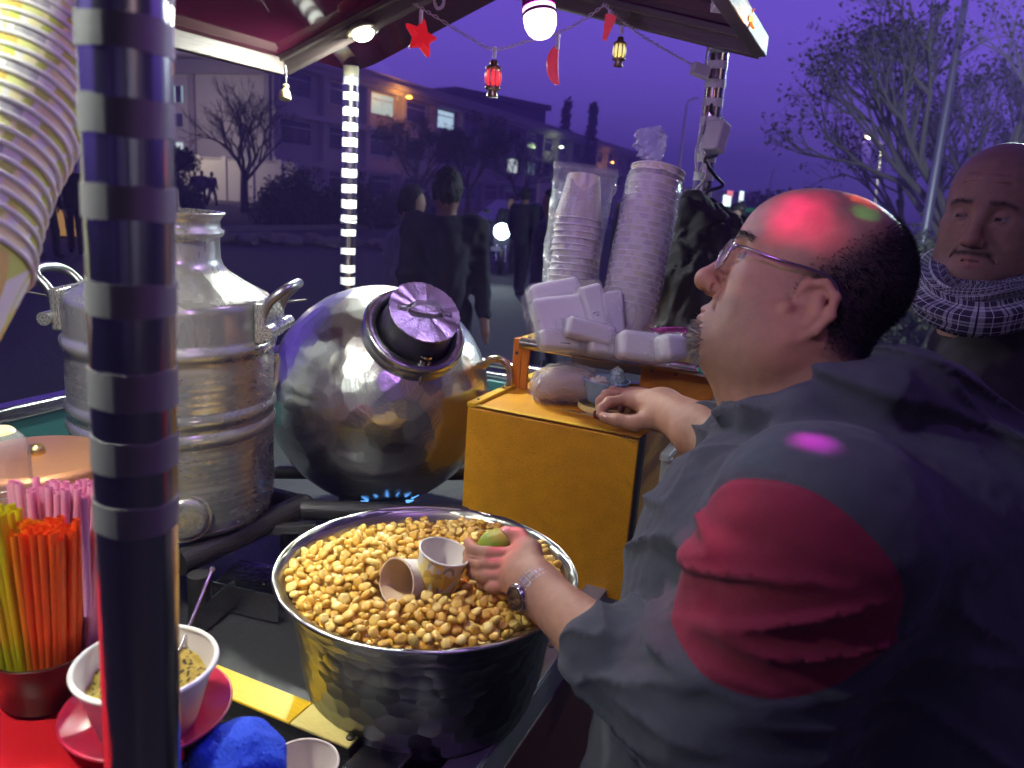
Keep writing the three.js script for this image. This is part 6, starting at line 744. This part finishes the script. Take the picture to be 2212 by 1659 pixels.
function vehicle(name, label, cat, at, yaw, prof, W, win, paintM, o = {}) {
  const t = thing(name, label, cat), q = qY(yaw), w = (x, y, z) => vec(x, y, z).applyQuaternion(q).add(at), ext = (pts, d, z0) => { const s = new THREE.Shape(); pts.forEach(([x, y], i) => i ? s.lineTo(x, y) : s.moveTo(x, y)); s.closePath(); const g = new THREE.ExtrudeGeometry(s, { depth: d - .12, bevelEnabled: true, bevelSize: .05, bevelThickness: .06, bevelSegments: 3 }); g.translate(0, 0, z0 + .06); return xf(g, at, q); };
  obj('body', ext(prof, W, -W / 2), paintM, t); win.forEach((p) => { for (const s of [-1, 1]) { const g = ext(p, .1, s * (W / 2 + .012) - .05); obj('side_window', g, M.darkGlass, t); } });
  for (const x of o.wheels ?? [-1.3, 1.3]) for (const s of [-1, 1]) { const wh = obj('wheel', xf(new THREE.CylinderGeometry(.32, .32, .2, 26), w(x, .32, s * (W / 2 - .08)), q.clone().multiply(qTo(vec(0, 0, 1)))), M.rubber, t); obj('hub', xf(new THREE.CylinderGeometry(.18, .18, .22, 18), w(x, .32, s * (W / 2 - .08)), q.clone().multiply(qTo(vec(0, 0, 1)))), M.steel, wh); }
  (o.ends ?? []).forEach(([n, x, y, z, sx, sy, sz, m]) => obj(n, box(sx, sy, sz, w(x, y, z), q, .01), m, t)); return t;
}
const green = mat([.02, .16, .09], .35), darkP = mat([.015, .018, .022], .3, .2, { clearcoat: .6 }), silver = mat([.2, .2, .22], .35, .5, { clearcoat: .5 });
vehicle('parked_van', 'dark parked van with a green roof edge behind the right cup stack', 'van', gnd(1498, 520, 13.2), 1.75, [[-2, .35], [2, .35], [2, 1.0], [1.85, 1.62], [-1.7, 1.62], [-2, 1.0]], 1.75, [[[.2, 1.02], [1.6, 1.02], [1.5, 1.5], [.2, 1.5]], [[-1.6, 1.02], [.05, 1.02], [.05, 1.5], [-1.45, 1.5]]], darkP, { ends: [['roof_edge', 0, 1.66, 0, 3.5, .07, 1.7, green], ['bumper', -2.06, .62, 0, .1, .09, 1.7, M.white], ['rear_window', -1.9, 1.25, 0, .06, .35, 1.3, M.darkGlass], ['emblem', -2.06, .92, -.3, .03, .05, .3, mat([.5, .02, .05], .4)], ['plate', -2.07, .5, 0, .02, .11, .4, M.white]] });
vehicle('parked_car', 'pale car parked beyond the scooter', 'car', gnd(1165, 470, 24), .5, [[-2.1, .3], [2.1, .3], [2.1, .75], [1.3, .88], [.7, 1.4], [-1.1, 1.42], [-1.8, .9], [-2.1, .85]], 1.65, [[[-1.45, .92], [.0, .92], [.0, 1.3], [-1.05, 1.32]], [[.08, .92], [1.05, .92], [.6, 1.3], [.08, 1.3]]], silver, { ends: [['headlight', 2.12, .66, .55, .06, .12, .3, M.white], ['headlight', 2.12, .66, -.55, .06, .12, .3, M.white]] });
{
  const t = thing('glow_panel', 'low orange panel with its light put in as glow, behind the legs of the silhouetted man', 'sign'), p = gnd(152, 500, 17.5); obj('face', box(.62, .62, .06, p.clone().setY(.36), qY(.3), .01), glow([.5, .26, .08], .62), t); obj('frame', [box(.7, .05, .1, p.clone().setY(.70), qY(.3), .01), box(.7, .05, .1, p.clone().setY(.025), qY(.3), .01)], M.black, t);  // added emission stands in for an orange lit patch between the legs
}
// ---------------------------------------------------------------- lamps under the roof
const LB = C(-.50, 2.02, .20);
function ledBulb(label, p, slopeQ, color, inten, down, ang = 70) {
  const t = thing('led_bulb', label, 'lamp'); const Q = slopeQ;
  obj('flange', xf(lathe([[0, .022], [.03, .022], [.045, .008], [.047, .004], [.04, .003], [0, .003]], 32), p, Q), mat([.75, .68, .45], .35, .6), t);
  obj('bulb_glass', xf(new THREE.SphereGeometry(.03, 24, 14), p, Q, vec(1, .62, 1)), glow(color, 9), t);
  const l = down ? new THREE.SpotLight(rgb(...color), inten, 0, ang * R, 1) : new THREE.PointLight(rgb(...color), inten); l.position.copy(p).add(vec(0, -.004, 0)); if (down) { l.target.position.copy(l.position).add(down); scene.add(l.target); } l.castShadow = true; l.shadow.radius = 2.2; l.name = 'led_light'; scene.add(l); return t;
}
const slope = qTo(vec(-.42, 1, 0).applyQuaternion(CQY));
ledBulb('white lamp shining on the far roof frame above the striped post', V(785, 73, 2.12), slope, [.93, 1, .88], 15, vec(-.15, -1, .1), 88);
ledBulb('white lamp hanging under the near part of the roof', LB, qY(0), [1, .96, .84], 4.4, vec(.05, -1, -.05));
obj('lamp_cord', tube([LB.clone().add(vec(0, .015, 0)), LB.clone().add(vec(.01, .1, 0)), LB.clone().add(vec(0, .2, 0))], .003, 8, 6), M.cord, scene); tag(scene.children.at(-1), 'cord of the white lamp under the near roof', 'cord');
ledBulb('white lamp hanging at the near left corner of the roof', vec(-.62, 1.99, -.40), qY(0), [.9, 1, .88], 3.0, vec(.25, -1, -.05), 80);
const EGG = V(1166, 36, 1.25);
{ // the turning party lamp: white dome below, magenta housing above
  const t = thing('party_lamp', 'glowing egg shaped party lamp with a white dome and magenta top', 'lamp'), up = dirC(-.1, 1, 0), q = qTo(up);
  obj('dome_glass', xf(lathe([[0, -.036], [.008, -.0352], [.016, -.0315], [.022, -.025], [.0262, -.015], [.0272, -.006], [.0272, .001]], 36), EGG, q), glow([.93, .72, 1], 2.6), t);
  obj('ring', xf(lathe([[.0272, .001], [.0282, .002], [.0282, .005], [.0272, .006]], 36), EGG, q), mat([.3, .05, .2], .4), t);
  obj('light_ring', xf(lathe([[.0272, .006], [.0270, .013], [.0255, .0135]], 36), EGG, q), glow([.95, .6, 1], 2), t);
  obj('housing', xf(lathe([[.0272, .0137], [.0268, .022], [.024, .036], [.018, .05], [.013, .058], [.013, .075], [0, .075]], 36), EGG, q), mat([.5, .04, .35], .35), t);
  obj('cord', tube([EGG.clone().addScaledVector(up, .075), EGG.clone().addScaledVector(up, .12), EGG.clone().addScaledVector(up, .135).setY(2.085)], .0035, 8, 6), M.cord, t);
  const l = new THREE.PointLight(rgb(.62, .4, 1), .26); l.position.copy(EGG).addScaledVector(up, -.012); l.castShadow = true; l.shadow.radius = 1.2; l.name = 'party_light'; scene.add(l);
}
const DISCO = vec(.12, 1.97, -.56);
{ const t = thing('party_lamp', 'small turning colour lamp hung under the right roof edge above the vendor', 'lamp'), cols = [[1, .03, .05], [.05, .1, 1], [.05, .8, .1], [1, .2, .7]]; obj('globe', xf(new THREE.SphereGeometry(.03, 24, 16), DISCO), M.black, t); for (let i = 0; i < 12; i++) { const a = i * 2.4, y = -.85 + i * .09, r = Math.sqrt(1 - y * y); obj('led_lens', ball(DISCO.clone().add(vec(Math.cos(a) * r, y, Math.sin(a) * r).multiplyScalar(.029)), .006, 10, 8), glow(cols[i % 4], 3), t); } obj('cord', rod(DISCO.clone().setY(1.995), DISCO.clone().setY(2.03), .008), M.black, t); }
{ const l = new THREE.PointLight(rgb(.55, .24, 1), .22); l.position.copy(DISCO).add(vec(0, -.05, 0)); l.castShadow = true; l.shadow.radius = 1.5; l.name = 'party_light'; scene.add(l); }
function beam(target, color, inten, deg, pen = .35, from = DISCO) { const l = new THREE.SpotLight(rgb(...color), inten, 0, deg * R, pen); l.position.copy(from).add(vec(0, -.03, 0)); l.target.position.copy(target); l.castShadow = true; l.shadow.radius = .3; l.name = 'party_beam'; scene.add(l, l.target); }
// where the turning lamp throws its coloured patches
const HB = (px, py) => { const d = ray(px, py); let t = .7; for (let i = 0; i < 60; i++) { const p = EYE.clone().addScaledVector(d, t), q = vendorField(p.x, p.y, p.z); if (q < .001) break; t += Math.max(.002, q * .7); } return EYE.clone().addScaledVector(d, t); };
for (const [x, y, i, a] of [[1700, 450, 1.3, 4], [1735, 470, 1.1, 4.5], [1690, 490, .9, 3], [1760, 430, .9, 3.5], [1715, 425, .8, 2.4], [1780, 495, .5, 4]]) beam(HB(x, y), [1, .015, .16 + .1 * (x % 3)], i, a, .9);
beam(HB(1825, 405), [.05, .12, 1], 5, 1.6); beam(HB(1858, 425), [1, .22, .02], 3, 1.5); beam(HB(1872, 455), [.02, .8, .1], 1.6, 1.6); beam(HB(1900, 425), [1, .03, .05], 3, 2.2); beam(HB(1870, 402), [.3, .1, 1], 5, 2.0); beam(HB(1885, 440), [1, .1, .1], 2, 1.2);
beam(HB(1735, 975), [1, .03, .75], 4, 1.7, .8); beam(HB(1765, 1010), [1, .03, .75], 5, 1.9, .8); beam(HB(1795, 1050), [.9, .03, .8], 4, 1.9, .8); beam(HB(1640, 965), [.05, .7, .8], .25, 4.0, .9);
beam(HB(1500, 1180), [1, .04, .2], .8, 6, .9); beam(HB(1450, 1275), [1, .04, .22], .9, 3, .8);
beam(V(1085, 1335, 1.02), [1, .02, .3], 2, 2.2, .5, EGG); beam(V(1022, 1262, 1.06), [1, .1, .02], 1.6, 1.6, .4, EGG);
beam(V(2010, 570, 1.5), [.03, .05, 1], 1.5, 1.8, .5); beam(V(1990, 800, 2.4), [.03, .05, 1], 20, 1.6, .3); beam(V(560, 1620, .66), [.05, .1, 1], 1, 8, .5);
settle();
scene.traverse((o) => { if (o.isMesh) o.castShadow = o.receiveShadow = true; });
renderer.render(scene, camera);
